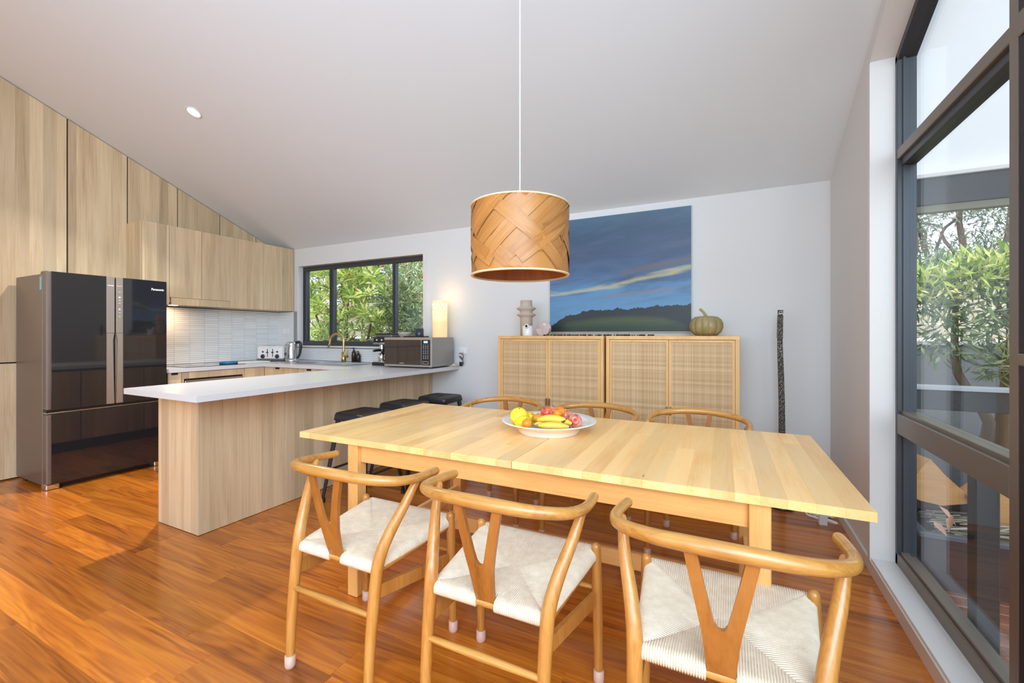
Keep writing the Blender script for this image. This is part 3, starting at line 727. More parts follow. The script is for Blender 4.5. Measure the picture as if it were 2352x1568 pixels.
# coffee machine
t = thing('coffee_machine', 'black and chrome espresso machine standing left of the microwave', 'coffee machine', (-3.30, 3.66, .9))
MB().box(-.13, .13, -.02, .15, 0, .30, .012).build('body', M['black'], t)
MB().box(-.13, .13, -.15, .15, .0, .03, .006).build('base', M['black'], t)
MB().box(-.12, .12, -.145, -.03, .03, .042, .003).build('drip_tray', M['chrome'], t)
MB().box(-.13, .13, -.13, .15, .22, .30, .01).build('head', M['black'], t)
MB().box(-.125, .125, -.135, -.128, .225, .245, .002).build('chrome_trim', M['chrome'], t)
MB().cyl((-.04, -.085, 0), .03, .17, .222, 18).build('brew_group', M['chrome'], t)
MB().tube([(-.04, -.09, .165), (-.05, -.2, .158)], [.014, .012], 8).cyl((-.04, -.085, 0), .034, .15, .175, 18).build('portafilter', M['black'], t)
MB().lathe([(0, 0), (.038, 0), (.042, .05), (.036, .085), (.034, .085), (.038, .05), (.034, .004), (0, .004)], 20, (-.04, -.09, .042)).tube([(.0, -.09, .06), (.025, -.09, .075), (.02, -.09, .105), (-.005, -.09, .115)], [.005] * 4, 8).build('milk_jug', M['chrome'], t)
for i in range(3): MB().lathe([(0, 0), (.012, 0), (.011, .012), (0, .013)], 12, (-.07 + i * .07, -.13, .272), M=Matrix.Rotation(PI / 2, 3, 'X')).build('knob', M['chrome'], t)
MB().box(-.11, .11, -.11, .12, .30, .335, .008).build('bean_hopper', plain('smoked_hopper', (.10, .10, .11, 1), .12), t)
MB().box(-.115, .115, -.115, .125, .333, .343, .003).cyl((0, 0, 0), .02, .343, .352, 14).build('hopper_lid', M['black'], t)

# microwave and what stands on it
t = thing('microwave', 'large silver microwave oven with a black door on the bar end', 'microwave', (-2.858, 3.60, .9), .045); 
MB().box(-.285, .285, -.195, .195, .012, .302, .004).build('body', plain('silver_case', (.36, .34, .32, 1), .42, .6), t)
MB().box(-.285, .285, -.205, -.195, .012, .302, .002).build('front_frame', M['steel'], t)
MB().box(-.28, .165, -.2095, -.204, .032, .278, .001).build('door', M['blackglass'], t)
cp = MB().box(.172, .272, -.2095, -.204, .032, .278, .001).build('control_panel', M['black'], t)
MB().box(.200, .246, -.2105, -.2093, .247, .267).build('clock', M['display'], cp)
mb = MB()
for j in range(9):
    for i in range(3): mb.box(.193 + i * .025, .203 + i * .025, -.2103, -.2093, .228 - j * .0165, .231 - j * .0165 + (.002 if j % 3 else 0))
mb.build('button', M['white_plastic'], cp)
mb = MB(); mb.box(.187, .257, -.2108, -.209, .042, .070); mb.build('door_button', M['steel'], cp); MB().box(.192, .252, -.2113, -.2105, .047, .065).build('button_face', M['black'], cp)
MB().box(-.09, -.035, -.2103, -.2093, .044, .050).build('name_plate', M['chrome'], t)
mb = MB()
for x in (-.25, .25):
    for y in (-.17, .17): mb.cyl((x, y, 0), .014, 0, .013, 10)
mb.build('foot', M['black'], t)
ZT = 1.202
t = thing('table_lamp', 'glowing cylindrical ceramic lamp with pierced dots on the microwave', 'lamp', (-2.660, 3.68, ZT))
MB().lathe([(0, .0), (.072, .0), (.075, .004), (.075, .37), (.072, .376), (.068, .376), (.068, .01), (0, .01)], 40).build('shade', M['lampglow'], t)
mb = MB()
for row, (z, r, n, o) in enumerate(((.335, .011, 10, 0), (.297, .008, 10, .5), (.258, .0055, 10, 0))):
    for k in range(n):
        a = 2 * PI * (k + o) / n
        R = Matrix.Rotation(a, 3, 'Z') @ Matrix.Rotation(PI / 2, 3, 'Y')
        mb.lathe([(0, 0), (r, 0), (r, .0012), (0, .0015)], 12, (.0749 * math.cos(a), .0749 * math.sin(a), z), M=R)
mb.build('pierced_dot', M['lamphole'], t)
pl = light('table_lamp_glow', 'POINT', (-2.655, 3.69, ZT + .44), 1.0, (1, .64, .28), shadow_soft_size=.06)
t = thing('serving_tray', 'flat black tray on the microwave under the mug', 'tray', (-2.86, 3.56, ZT), .05); MB().box(-.10, .085, -.09, .09, 0, .008, .003).box(-.10, .085, -.09, -.084, .006, .012).box(-.10, .085, .084, .09, .006, .012).build('tray_body', M['black'], t)
t = thing('mug', 'navy blue enamel canister mug on the black tray', 'mug', (-2.815, 3.545, ZT + .008))
MB().lathe([(0, 0), (.040, 0), (.042, .004), (.042, .08), (.039, .08), (.039, .006), (0, .006)], 24).build('mug_body', M['mug'], t); MB().tube([(-.04, 0, .062), (-.062, 0, .056), (-.062, 0, .032), (-.04, 0, .024)], [.005] * 4, 8).build('handle', M['mug'], t)
t = thing('bowl', 'grey stoneware bowl on the microwave beside the tray', 'bowl', (-3.02, 3.56, ZT))
MB().lathe([(0, 0), (.045, 0), (.05, .006), (.066, .03), (.072, .055), (.069, .055), (.062, .03), (.045, .01), (0, .008)], 28).build('bowl_body', M['stoneware'], t)

# outlets, plugs, power board on the bar
t = thing('power_outlet', 'white double power outlet on the corner splashback tiles', 'outlet', (-5.287, YB - .0095, 1.277))
MB().box(-.058, .058, -.009, 0, -.036, .036, .003).build('plate', M['white_plastic'], t); MB().box(-.04, -.025, -.012, -.008, .008, .024, .001).box(.025, .04, -.012, -.008, .008, .024, .001).build('switch', M['white_plastic'], t)
t = thing('power_outlet', 'white power outlet on the wall at the right end of the bar', 'outlet', (-2.50, YB, 1.06))
MB().box(-.058, .058, -.009, 0, -.036, .036, .003).build('plate', M['white_plastic'], t); MB().box(-.01, .015, -.034, -.008, -.02, .015, .004).build('plug', M['white_plastic'], t)
t = thing('microwave_lead', 'looped black cord with its plug hanging behind the microwave', 'cable', (-2.50, 3.83, .98))
MB().tube([(-.02, .0, .055), (.02, -.01, .05), (.038, -.015, .02), (.02, -.01, -.01), (.0, 0, .015), (-.02, 0, .02), (.02, 0, -.02), (.032, -.005, -.05), (.01, 0, -.062)], [.0035] * 9, 7, 6).build('cable', M['black'], t)
MB().box(-.014, .012, -.014, .014, -.079, -.035, .003).build('plug', M['black'], t)
t = thing('extension_block', 'cream plug block with coiled lead at the wall end of the bar', 'power board', (-2.587, 3.822, .9))
MB().box(-.03, .035, -.035, .03, 0, .028, .008).build('block', plain('cream_plastic', (.68, .60, .46, 1), .45), t)
MB().tube([(-.05, -.06, .006), (.0, -.065, .006), (.05, -.04, .012), (.06, .0, .01)], [.005] * 4, 8).build('lead', plain('cream_lead', (.7, .63, .5, 1), .5), t)

# ------------------------------------------------------------------ bar stools
def make_stool():
    t = thing('bar_stool', '', 'stool', group='black metal bar stools at the breakfast bar')
    mb = MB(); h = .655
    # pressed seat: rounded square top with turned-down skirt
    def ring(hw, z, r=.035, n=5):
        out = []
        for cx_, cy_, a0 in ((1, 1, 0), (-1, 1, PI / 2), (-1, -1, PI), (1, -1, 1.5 * PI)):
            for i in range(n):
                a = a0 + PI / 2 * i / (n - 1); out.append((cx_ * (hw - r) + r * math.cos(a), cy_ * (hw - r) + r * math.sin(a), z))
        return out
    prof = [(.06, h - .004), (.125, h - .003), (.140, h), (.150, h - .004), (.156, h - .016), (.161, h - .055), (.158, h - .055), (.150, h - .018)]
    rings = [ring(w, z, min(.035, w * .4)) for w, z in prof]; n = 20
    vs = [p for r in rings for p in r]; fs = [tuple(range(n))]
    for k in range(len(rings) - 1):
        for i in range(n): fs.append((k * n + i, (k + 1) * n + i, (k + 1) * n + (i + 1) % n, k * n + (i + 1) % n))
    mb.add(vs, fs, True); mb.build('seat', M['blackmetal'], t)
    MB().box(-.012, .012, -.045, .045, h - .0045, h - .0030).build('grip_slot', M['dark'], t)
    for sx in (-1, 1):
        for sy in (-1, 1):
            top = Vector((sx * .138, sy * .138, h - .03)); bot = Vector((sx * .212, sy * .212, .015))
            lb_ = MB(); e = (bot - top)
            for (dx, dy) in ((1, 0), (0, 1)):   # folded angle-iron leg
                wt_, wb_ = .045, .022
                a = [(top.x - sx * wt_ * dx, top.y - sy * wt_ * dy, top.z), (top.x, top.y, top.z), (bot.x, bot.y, bot.z), (bot.x - sx * wb_ * dx, bot.y - sy * wb_ * dy, bot.z)]
                nrm = Vector((0 if dx else -sx, -sy if dx else 0, 0)) * .008
                b_ = [tuple(Vector(p) + nrm) for p in a]
                lb_.add(a + b_, [(0, 1, 2, 3), (7, 6, 5, 4), (0, 4, 5, 1), (1, 5, 6, 2), (2, 6, 7, 3), (3, 7, 4, 0)])
            l = lb_.build('leg', M['blackmetal'], t)
            MB().cyl((bot.x - sx * .01, bot.y - sy * .01, 0), .016, 0, .03, 10).build('foot', M['rubber'] if False else M['black'], l)
    for a, b in (((-1, -1), (1, -1)), ((1, -1), (1, 1)), ((1, 1), (-1, 1)), ((-1, 1), (-1, -1))):
        k = .186; MB().tube([(a[0] * k, a[1] * k, .23), (b[0] * k, b[1] * k, .23)], [.009, .009], 8, 1, False, sx=.6).build('stretcher', M['blackmetal'], t)
    for s_ in (1, -1): MB().tube([(-.155, -.155 * s_, .47), (.155, .155 * s_, .47)], [.007, .007], 6, 1, False).build('brace', M['blackmetal'], t)
    return t
st0 = make_stool(); st0.location = (-2.463, 2.445, 0); st0['label'] = 'black metal bar stool nearest the camera along the peninsula'
dup(st0, (-2.483, 2.93, 0), 0, 'middle black metal bar stool along the peninsula')
dup(st0, (-2.445, 3.39, 0), .03, 'black metal bar stool furthest back, next to the rear wall')

# ------------------------------------------------------------------ dining table
TZ = .745
tb = thing('dining_table', 'long extended birch dining table of butcher-block staves', 'table', (-.785, 1.992, 0), .0125)
TL, TD, TT = 2.285, 1.005, .028
nst = 33; sw = TL / nst
mid = round(nst * .505)
for i in range(nst):
    x = -TL / 2 + sw * (i + .5)
    gap = .0012 if i in (mid - 1, mid) else 0
    cut = random.choice((None, random.uniform(-.3, .3)))
    segs = [(-TD / 2, TD / 2)] if cut is None else [(-TD / 2, cut), (cut, TD / 2)]
    for a, b in segs:
        xl = -sw / 2 + (.0015 if i == mid else 0); xr = sw / 2 - (.0015 if i == mid - 1 else 0)
        MB().box(xl, xr, -(b - a) / 2, (b - a) / 2, -TT, 0, .0006).build('stave', M['birch'], tb, (x, (a + b) / 2, TZ + random.uniform(-.0002, .0002)))
LX0, LX1, LY0, LY1 = -.805, .865, -.455, .44
for lx in (LX0, LX1):
    for ly in (LY0, LY1):
        MB().box(lx - .03, lx + .03, ly - .03, ly + .03, 0, TZ - TT, .003).build('leg', M['birch_z'], tb)
for ly in (LY0 + .005, LY1 - .005): MB().box(LX0 + .03, LX1 - .03, ly - .011, ly + .011, .628, TZ - TT, .002).build('apron', M['birch_x'], tb)
for lx in (LX0, LX1): MB().box(lx - .011, lx + .011, LY0 + .03, LY1 - .03, .628, TZ - TT, .002).build('apron', M['birch'], tb)
for lx in (LX0, LX1): MB().box(lx - .012, lx + .012, LY0 + .03, LY1 - .03, .165, .245, .002).build('stretcher', M['birch'], tb)
MB().box(LX0 + .012, LX1 - .012, .01, .034, .165, .24, .002).build('stretcher', M['birch_x'], tb)

# ------------------------------------------------------------------ wishbone chairs
def make_chair():
    t = thing('dining_chair', '', 'chair', group='wishbone chairs around the dining table')
    for s in (-1, 1):
        l = MB().tube([(s * .240, 0, .032), (s * .237, -.004, .25), (s * .2335, -.009, .42), (s * .233, -.011, .481)], [.0155, .019, .0185, .0165], 14).build('front_leg', M['chair'], t)
        MB().lathe([(0, 0), (.0175, 0), (.0195, .01), (.0185, .045), (.0, .046)], 14, (s * .240, 0, 0)).build('foot_cap', M['silicone'], l)
        l = MB().tube([(s * .192, -.431, .032), (s * .1935, -.422, .20), (s * .196, -.402, .38), (s * .200, -.386, .47), (s * .217, -.352, .55), (s * .241, -.307, .63), (s * .255, -.272, .69), (s * .259, -.262, .705)],
                      [.0155, .0185, .0205, .021, .0195, .017, .0145, .013], 14).build('rear_leg', M['chair'], t)
        MB().lathe([(0, 0), (.0175, 0), (.0195, .01), (.0185, .045), (.0, .046)], 14, (s * .192, -.431, 0)).build('foot_cap', M['silicone'], l)
        # flat side stretcher
        a = Vector((s * .230, -.005, .30)); b = Vector((s * .188, -.405, .358)); hh = .023; w = .008
        vs = [(a.x - w, a.y, a.z - hh), (a.x + w, a.y, a.z - hh), (a.x + w, a.y, a.z + hh), (a.x - w, a.y, a.z + hh), (b.x - w, b.y, b.z - hh), (b.x + w, b.y, b.z - hh), (b.x + w, b.y, b.z + hh), (b.x - w, b.y, b.z + hh)]
        MB().add(vs, [(0, 1, 2, 3), (7, 6, 5, 4), (0, 4, 5, 1), (1, 5, 6, 2), (2, 6, 7, 3), (3, 7, 4, 0)]).build('side_stretcher', M['chair'], t)
        # seat rails
        MB().tube([(s * .226, .006, .44), (s * .190, -.38, .425)], [.013, .013], 10, 1, False).build('seat_rail', M['chair'], t)
    MB().tube([(-.187, -.418, .29), (0, -.418, .29), (.187, -.418, .29)], [.009, .0125, .009], 12, 5, False).build('rear_stretcher', M['chair_x'], t)
    MB().tube([(-.232, .003, .33), (0, .003, .33), (.232, .003, .33)], [.008, .0115, .008], 12, 5, False).build('front_stretcher', M['chair_x'], t)
    MB().tube([(-.226, .006, .446), (.226, .006, .446)], [.013, .013], 10, 1, False).build('seat_rail', M['chair_x'], t)
    MB().tube([(-.19, -.38, .43), (0, -.38, .43), (.19, -.38, .43)], [.013, .0165, .013], 12, 3, False).build('rear_rail', M['chair_x'], t)
    # bow: steam-bent arm and back rail
    half = [(.265, -.156, .712), (.271, -.22, .716), (.270, -.29, .722), (.252, -.35, .729), (.212, -.394, .737), (.15, -.425, .744), (.08, -.442, .750)]
    pts = half + [(0, -.447, .752)] + [(-x, y, z) for x, y, z in half[::-1]]
    rad = [.0148, .0150, .0156, .0164, .0174, .0186, .0195]
    MB().tube(pts, rad + [.0198] + rad[::-1], 16, 5).build('bow_rail', M['chair_x'], t)
    # Y splat (flat, slightly curved)
    # left half outline y>0 mirrored: list of (halfwidth, s)
    out = [(.030, 0), (.034, .05), (.040, .10), (.052, .16), (.068, .24), (.080, .315)]
    inn = [(.052, .315), (.042, .24), (.028, .16), (.016, .122), (.007, .111), (0, .109)]
    def P(x, s, d):
        tt = s / .315; y = -.385 - .055 * tt - .012 * math.sin(PI * tt) + d
        return (x, y, .428 + s)
    mb = MB()
    lo = out; 
    # faces as strips: stem rows then each arm
    rows = [((-w, w), s) for w, s in [(.030, 0), (.034, .05), (.040, .105)]]
    for sgn in (-1, 1):
        A = [(sgn * 0, 0), (0, .05), (0, .131), (sgn * .007, .133), (sgn * .0135, .144), (sgn * .0198, .17), (sgn * .0356, .24), (sgn * .053, .32)]
        B = [(sgn * .030, 0), (sgn * .034, .05), (sgn * .0405, .115), (sgn * .042, .124), (sgn * .0440, .134), (sgn * .0508, .17), (sgn * .0648, .24), (sgn * .081, .32)]
        n = len(A); vs = []
        for d in (-.0065, .0065):
            vs += [P(x, s, d) for x, s in A] + [P(x, s, d) for x, s in B]
        fs = []
        for i in range(n - 1):
            q = (i, i + 1, n + i + 1, n + i); r_ = tuple(2 * n + k for k in (n + i, n + i + 1, i + 1, i))
            e1 = (n + i, n + i + 1, 3 * n + i + 1, 3 * n + i); e2 = (i + 1, i, 2 * n + i, 2 * n + i + 1)
            allf = [q, r_, e1] + ([e2] if i >= 2 else [])
            fs += allf if sgn < 0 else [tuple(reversed(f)) for f in allf]
        mb.add(vs, fs)
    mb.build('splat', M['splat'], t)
    # woven paper-cord seat: every cord is a ridge, wrapped over its rail and dying into the diagonals
    FL, FR, BL, BR = Vector((-.222, .012)), Vector((.222, .012)), Vector((-.180, -.385)), Vector((.180, -.385))
    C1, C2 = Vector((-.012, -.19)), Vector((.012, -.19))
    mb = MB(); zr = .432
    def isect(p, d, a, b):
        e = b - a; den = d.x * e.y - d.y * e.x
        if abs(den) < 1e-9: return None
        w = a - p; tt = (w.x * e.y - w.y * e.x) / den; u = (w.x * d.y - w.y * d.x) / den
        return tt if tt > 1e-5 and -.001 <= u <= 1.001 else None
    def zb_(q): return .471 + (q.y - .012) / .397 * .021
    def edge_d(q):
        return min(abs((b - a).x * (q - a).y - (b - a).y * (q - a).x) / (b - a).length for a, b in ((FL, FR), (BL, BR), (FL, BL), (FR, BR)))
    def sector(A, B, d, diag, zA, ncord, gap=None):
        d = Vector(d); per = 6; N = ncord * per; cols = []
        o = Vector((-d.x, -d.y)); R = .0175
        for k in range(N + 1):
            u = k / N; p = A + (B - A) * u
            hgt = .0042 * abs(math.sin(PI * k / per)) ** .6
            tt = [isect(p, d, a, b) for a, b in diag]; tt = [x for x in tt if x]
            L = min(tt) if tt else 0.0005
            col = []; gp = gap and abs(p.x) < gap
            for ang in (-150, -110, -60, -20, 20, 55, 90):
                a = math.radians(ang); rr = R + hgt
                if gp: rr = .006
                q = p + o * (rr * math.cos(a)); col.append((q.x, q.y, zb_(p) - R + rr * math.sin(a) - (.006 if gp else 0)))
            z0 = zA - .012 + R; zb = lambda q: .471 + (q.y - .012) / .397 * .021
            for f in (.12, .35, .65, 1.0):
                q = p + d * (L * f); sag = -.012 * math.sin(min(1, edge_d(q) / .19) * PI / 2)
                edge = 1.0 if f < 1 else .1
                col.append((q.x, q.y, zb(q) + sag + hgt * edge - (.0012 if f == 1.0 else 0)))
            cols.append(col)
        m = len(cols[0]); vs = [p for c in cols for p in c]
        fs = [(k * m + i, k * m + i + 1, (k + 1) * m + i + 1, (k + 1) * m + i) for k in range(len(cols) - 1) for i in range(m - 1)]
        mb.add(vs, fs, True)
    dg = [(FL, C1), (FR, C2), (BL, C1), (BR, C2), (C1, C2)]
    sector(FR, FL, (0, -1), [(FL, C1), (FR, C2), (C1, C2)], .441, 72)
    sector(BL, BR, (0, 1), [(BL, C1), (BR, C2), (C1, C2)], .433, 58, .033)
    sector(FL, BL, (1, 0), [(FL, C1), (BL, C1)], .438, 62)
    sector(BR, FR, (-1, 0), [(FR, C2), (BR, C2)], .438, 62)
    mb.build('woven_seat', M['papercord'], t)
    return t
CY = 1.515
ch = make_chair(); ch.location = (-1.264, 1.509, 0); ch.rotation_euler = (0, 0, .0045); ch['label'] = 'near-side wishbone chair closest to the peninsula, back to the camera'
dup(ch, (-.6515, 1.5146, 0), .012, 'near-side wishbone chair in the middle, back to the camera')
dup(ch, (-.0131, 1.5172, 0), -.0053, 'near-side wishbone chair closest to the tall window, back to the camera')
dup(ch, (-1.432, 2.452, 0), PI, 'far-side wishbone chair nearest the bar stools')
dup(ch, (-.779, 2.455, 0), PI, 'far-side wishbone chair in the middle, behind the fruit bowl')
dup(ch, (-.165, 2.505, 0), PI, 'far-side wishbone chair on the right, before the right sideboard')

# ------------------------------------------------------------------ pendant
pd = thing('pendant_lamp', 'drum pendant lamp of woven oak veneer strips over the table', 'lamp', (-.945, 1.99, 1.528))
RS = .242; HS = .345
MB().lathe([(RS, .0), (RS, HS)], 64).build('shade', M['shade'], pd)
MB().lathe([(RS - .004, HS), (RS - .004, 0)], 64).build('shade_lining', M['shade_in'], pd)
# strips: each veneer band lies on the drum at its own slant and lifts slightly at its edges
def strip(a0, z0, da, dz, w, lift):
    mb = MB(); n = 14; vs = []
    sl = Vector((da * RS, dz)); sl.normalize(); nrm = Vector((-sl.y, sl.x))
    for k in range(n + 1):
        f = k / n
        for j, sd in enumerate((-1, -.5, 0, .5, 1)):
            s_ = a0 * RS + da * RS * f + nrm.x * w * sd; z = z0 + dz * f + nrm.y * w * sd
            over = z < .004 or z > HS - .004
            z = min(max(z, .003), HS - .003)
            r = RS + lift + (.0016 if abs(sd) == 1 else .0008)
            vs.append((r * math.cos(s_ / RS), r * math.sin(s_ / RS), z))
    m = 5
    fs = [(k * m + j, k * m + j + 1, (k + 1) * m + j + 1, (k + 1) * m + j) for k in range(n) for j in range(m - 1)]
    flat = [f for f in fs if (Vector(vs[f[1]]) - Vector(vs[f[0]])).length + (Vector(vs[f[2]]) - Vector(vs[f[3]])).length > .002]
    back = [tuple(reversed(f)) for f in flat]
    mb.add(vs, flat, True); mb.uv = [(da * RS * (i // m) / n, w * (-1, -.5, 0, .5, 1)[i % m]) for i in range(len(vs))]; return mb
R_ = random.Random(5)
for k in range(48):
    a0 = 2 * PI * k / 48 + R_.uniform(-.05, .05); up = k % 3 != 2
    ln = R_.uniform(1.0, 1.7); sgn = 1 if up else -1
    strip(a0, R_.uniform(.02, .2) if up else R_.uniform(.16, .33), ln, sgn * R_.uniform(.14, .26) * ln, R_.uniform(.022, .034), .0012 + .0013 * (k % 4)).build('veneer_strip', M['shade'], pd)
for z in (0.0, HS):
    pts = [(RS * math.cos(2 * PI * i / 64), RS * math.sin(2 * PI * i / 64)) for i in range(64)]
    MB().lathe([(RS - .006, z - .004), (RS + .006, z - .004), (RS + .0075, z), (RS + .006, z + .004), (RS - .006, z + .004), (RS - .006, z - .004)], 64).build('rim', plain('cream_binding', srgb(236, 210, 170), .6), pd)
for a in (0, 2 * PI / 3, 4 * PI / 3): MB().rod((.02 * math.cos(a), .02 * math.sin(a), HS - .02), (RS * math.cos(a), RS * math.sin(a), HS - .01), .0025, 6).build('spider_arm', M['cord'], pd)
MB().cyl((0, 0, 0), .02, HS - .1, HS - .01, 16).build('lamp_holder', M['white_plastic'], pd)
MB().sphere((0, 0, HS - .135), .035, 16, 10).build('bulb', M['white_plastic'], pd)
MB().rod((0, 0, HS - .02), (0, 0, ceil_z(1.99) - 1.528 + .01), .0035, 8).build('cord', M['cord'], pd)

# ------------------------------------------------------------------ sideboards and what stands on them
def sideboard(x0, x1, label):
    y0, y1, z0, z1 = 3.46, 3.852, .14, 1.219; cx_ = (x0 + x1) / 2
    t = thing('sideboard', label, 'sideboard', (cx_, (y0 + y1) / 2, 0)); cy_ = (y0 + y1) / 2
    W = (x1 - x0) / 2; Dp = (y1 - y0) / 2; fr_ = .027
    MB().box(-W, W, -Dp, Dp, z1 - fr_, z1, .0012).build('top', M['sidewood'], t)
    MB().box(-W, W, -Dp, Dp, z0, z0 + fr_, .0012).build('bottom', M['sidewood'], t)
    for s in (-1, 1): MB().box(min(s * W, s * (W - fr_)), max(s * W, s * (W - fr_)), -Dp, Dp, z0 + fr_, z1 - fr_, .0012).build('side', M['sidewood'], t)
    MB().box(-W + fr_, W - fr_, Dp - .01, Dp, z0 + fr_, z1 - fr_).build('back', M['sidewood'], t)
    for i, (a, b) in enumerate(((-W + fr_ + .002, -.0015), (.0015, W - fr_ - .002))):
        za, zb = z0 + fr_ + .002, z1 - fr_ - .003; m_ = .016
        d = grid_solid([a, a + m_, b - m_, b], [za, za + m_, zb - m_, zb], {(1, 1)}, -Dp + .004, -Dp + .022, 'y').build('door', M['sidewood'], t)
        MB().box(a + m_, b - m_, -Dp + .009, -Dp + .015, za + m_, zb - m_).build('cane_panel', M['cane'], d)
        hx = b - .012 if i == 0 else a + .012
        MB().box(hx - .006, hx + .006, -Dp - .012, -Dp + .006, .625, .685, .002).build('handle', M['brass_old'], d)
    for sx in (-1, 1):
        for sy in (-1, 1): MB().tube([(sx * (W - .05), sy * (Dp - .05), z0 + .005), (sx * (W - .03), sy * (Dp - .035), 0.002)], [.02, .013], 10, 1, False).build('leg', M['sidewood'], t)
    return t
sideboard(-1.862, -.899, 'left blond-wood sideboard with woven cane doors, below the vase')
sideboard(-.879, .071, 'right blond-wood sideboard with woven cane doors, below the pumpkin')
SZ = 1.219
t = thing('vase', 'tall taupe vase with two flared rings on the left sideboard', 'vase', (-1.655, 3.62, SZ))
MB().lathe([(0, 0), (.056, 0), (.056, .163), (.058, .168), (.089, .188), (.090, .191), (.089, .194), (.058, .210), (.055, .215), (.058, .222), (.089, .246), (.090, .249), (.089, .252), (.058, .268), (.054, .274), (.054, .322), (.049, .322), (.047, .27), (.047, .02), (0, .02)], 40).build('vase_body', M['vase'], t)
t = thing('ceramic_cup', 'small white cup with a round hole in front of the taupe vase', 'cup', (-1.598, 3.525, SZ))
MB().lathe([(0, 0), (.044, 0), (.046, .005), (.046, .088), (.042, .09), (.042, .008), (0, .008)], 24).build('cup_body', M['porcelain'], t)
MB().lathe([(.012, -.004), (.018, -.006), (.022, 0), (.018, .008), (.012, .006)], 18, (.01, -.046, .085), M=Matrix.Rotation(PI / 2, 3, 'X')).build('ring_spout', M['porcelain'], t)
MB().lathe([(0, 0), (.012, 0)], 16, (.01, -.0475, .085), M=Matrix.Rotation(PI / 2, 3, 'X')).build('spout_hole', M['dark'], t)
t = thing('disc_ornament', 'round blush ceramic disc holder with a white dot beside the vase', 'ornament', (-1.475, 3.60, SZ))
Rx = Matrix.Rotation(PI / 2, 3, 'X')
MB().lathe([(0, -.012), (.062, -.012), (.066, -.008), (.066, .008), (.062, .012), (0, .012)], 40, (0, .01, .066), M=Rx).build('disc', M['pinkceramic'], t)
mb = MB(); n = 20; pts = [(.066 * math.cos(PI + PI * i / n), .066 + .066 * math.sin(PI + PI * i / n) * .985) for i in range(n + 1)] + [(.066, .062), (-.066, .062)]
mb.prism([(z, x) for x, z in [(.064 * math.cos(PI + PI * i / n), .064 + .063 * math.sin(PI + PI * i / n)) for i in range(n + 1)]], -.028, -.001, 'y').build('pocket', M['pinkceramic'], t)
MB().box(-.008, .002, -.034, -.026, .001, .064, .001).build('rib', M['vase'], t)
MB().lathe([(0, 0), (.013, 0), (.013, .0015), (0, .0015)], 20, (.004, -.002, .098), M=Rx).build('dot', M['white_plastic'], t)
# pumpkin
def pumpkin_mat():
    t = NT('grey_green_pumpkin'); n = t.noise(t.coord(), 14, 5, .6); m2 = t.noise(t.coord(), 60, 3)
    c = t.mix(n, srgb(112, 112, 66), srgb(188, 160, 112)); c = t.mix(t.math('GREATER_THAN', m2, .68), c, srgb(206, 190, 150)); return t.fin(c, .5)
t = thing('pumpkin', 'ribbed grey-green pumpkin with a curved stalk on the right sideboard', 'pumpkin', (-.152, 3.62, SZ))
prof = [(0, .010), (.035, .003), (.075, .004), (.105, .030), (.119, .065), (.118, .095), (.105, .125), (.08, .145), (.05, .150), (.02, .140), (0, .134)]
MB().lathe(prof, 96, ribs=lambda a: .90 + .10 * abs(math.cos(a * 6)) ** .6).build('flesh', pumpkin_mat(), t)
MB().tube([(0, 0, .132), (-.004, 0, .155), (-.016, -.002, .178), (-.032, -.002, .195), (-.038, -.002, .201)], [.019, .012, .009, .009, .011], 8).build('stalk', plain('dry_stalk', srgb(176, 160, 112), .8, var=.5), t)
# string of dark seed pods
mb = MB(); R2 = random.Random(3)
for i in range(46):
    mb.sphere((-.45 + .92 * i / 45 + R2.uniform(-.008, .008), R2.uniform(-.012, .012), .007), R2.uniform(.006, .010), 7, 5, (1.5, 1, .8))
mb.build('seed_garland', plain('seed_pods', (.05, .03, .022, 1), .6, var=.8), None, (-1.0, 3.56, SZ), label='string of dark seed pods lying along the sideboards below the painting', category='garland')

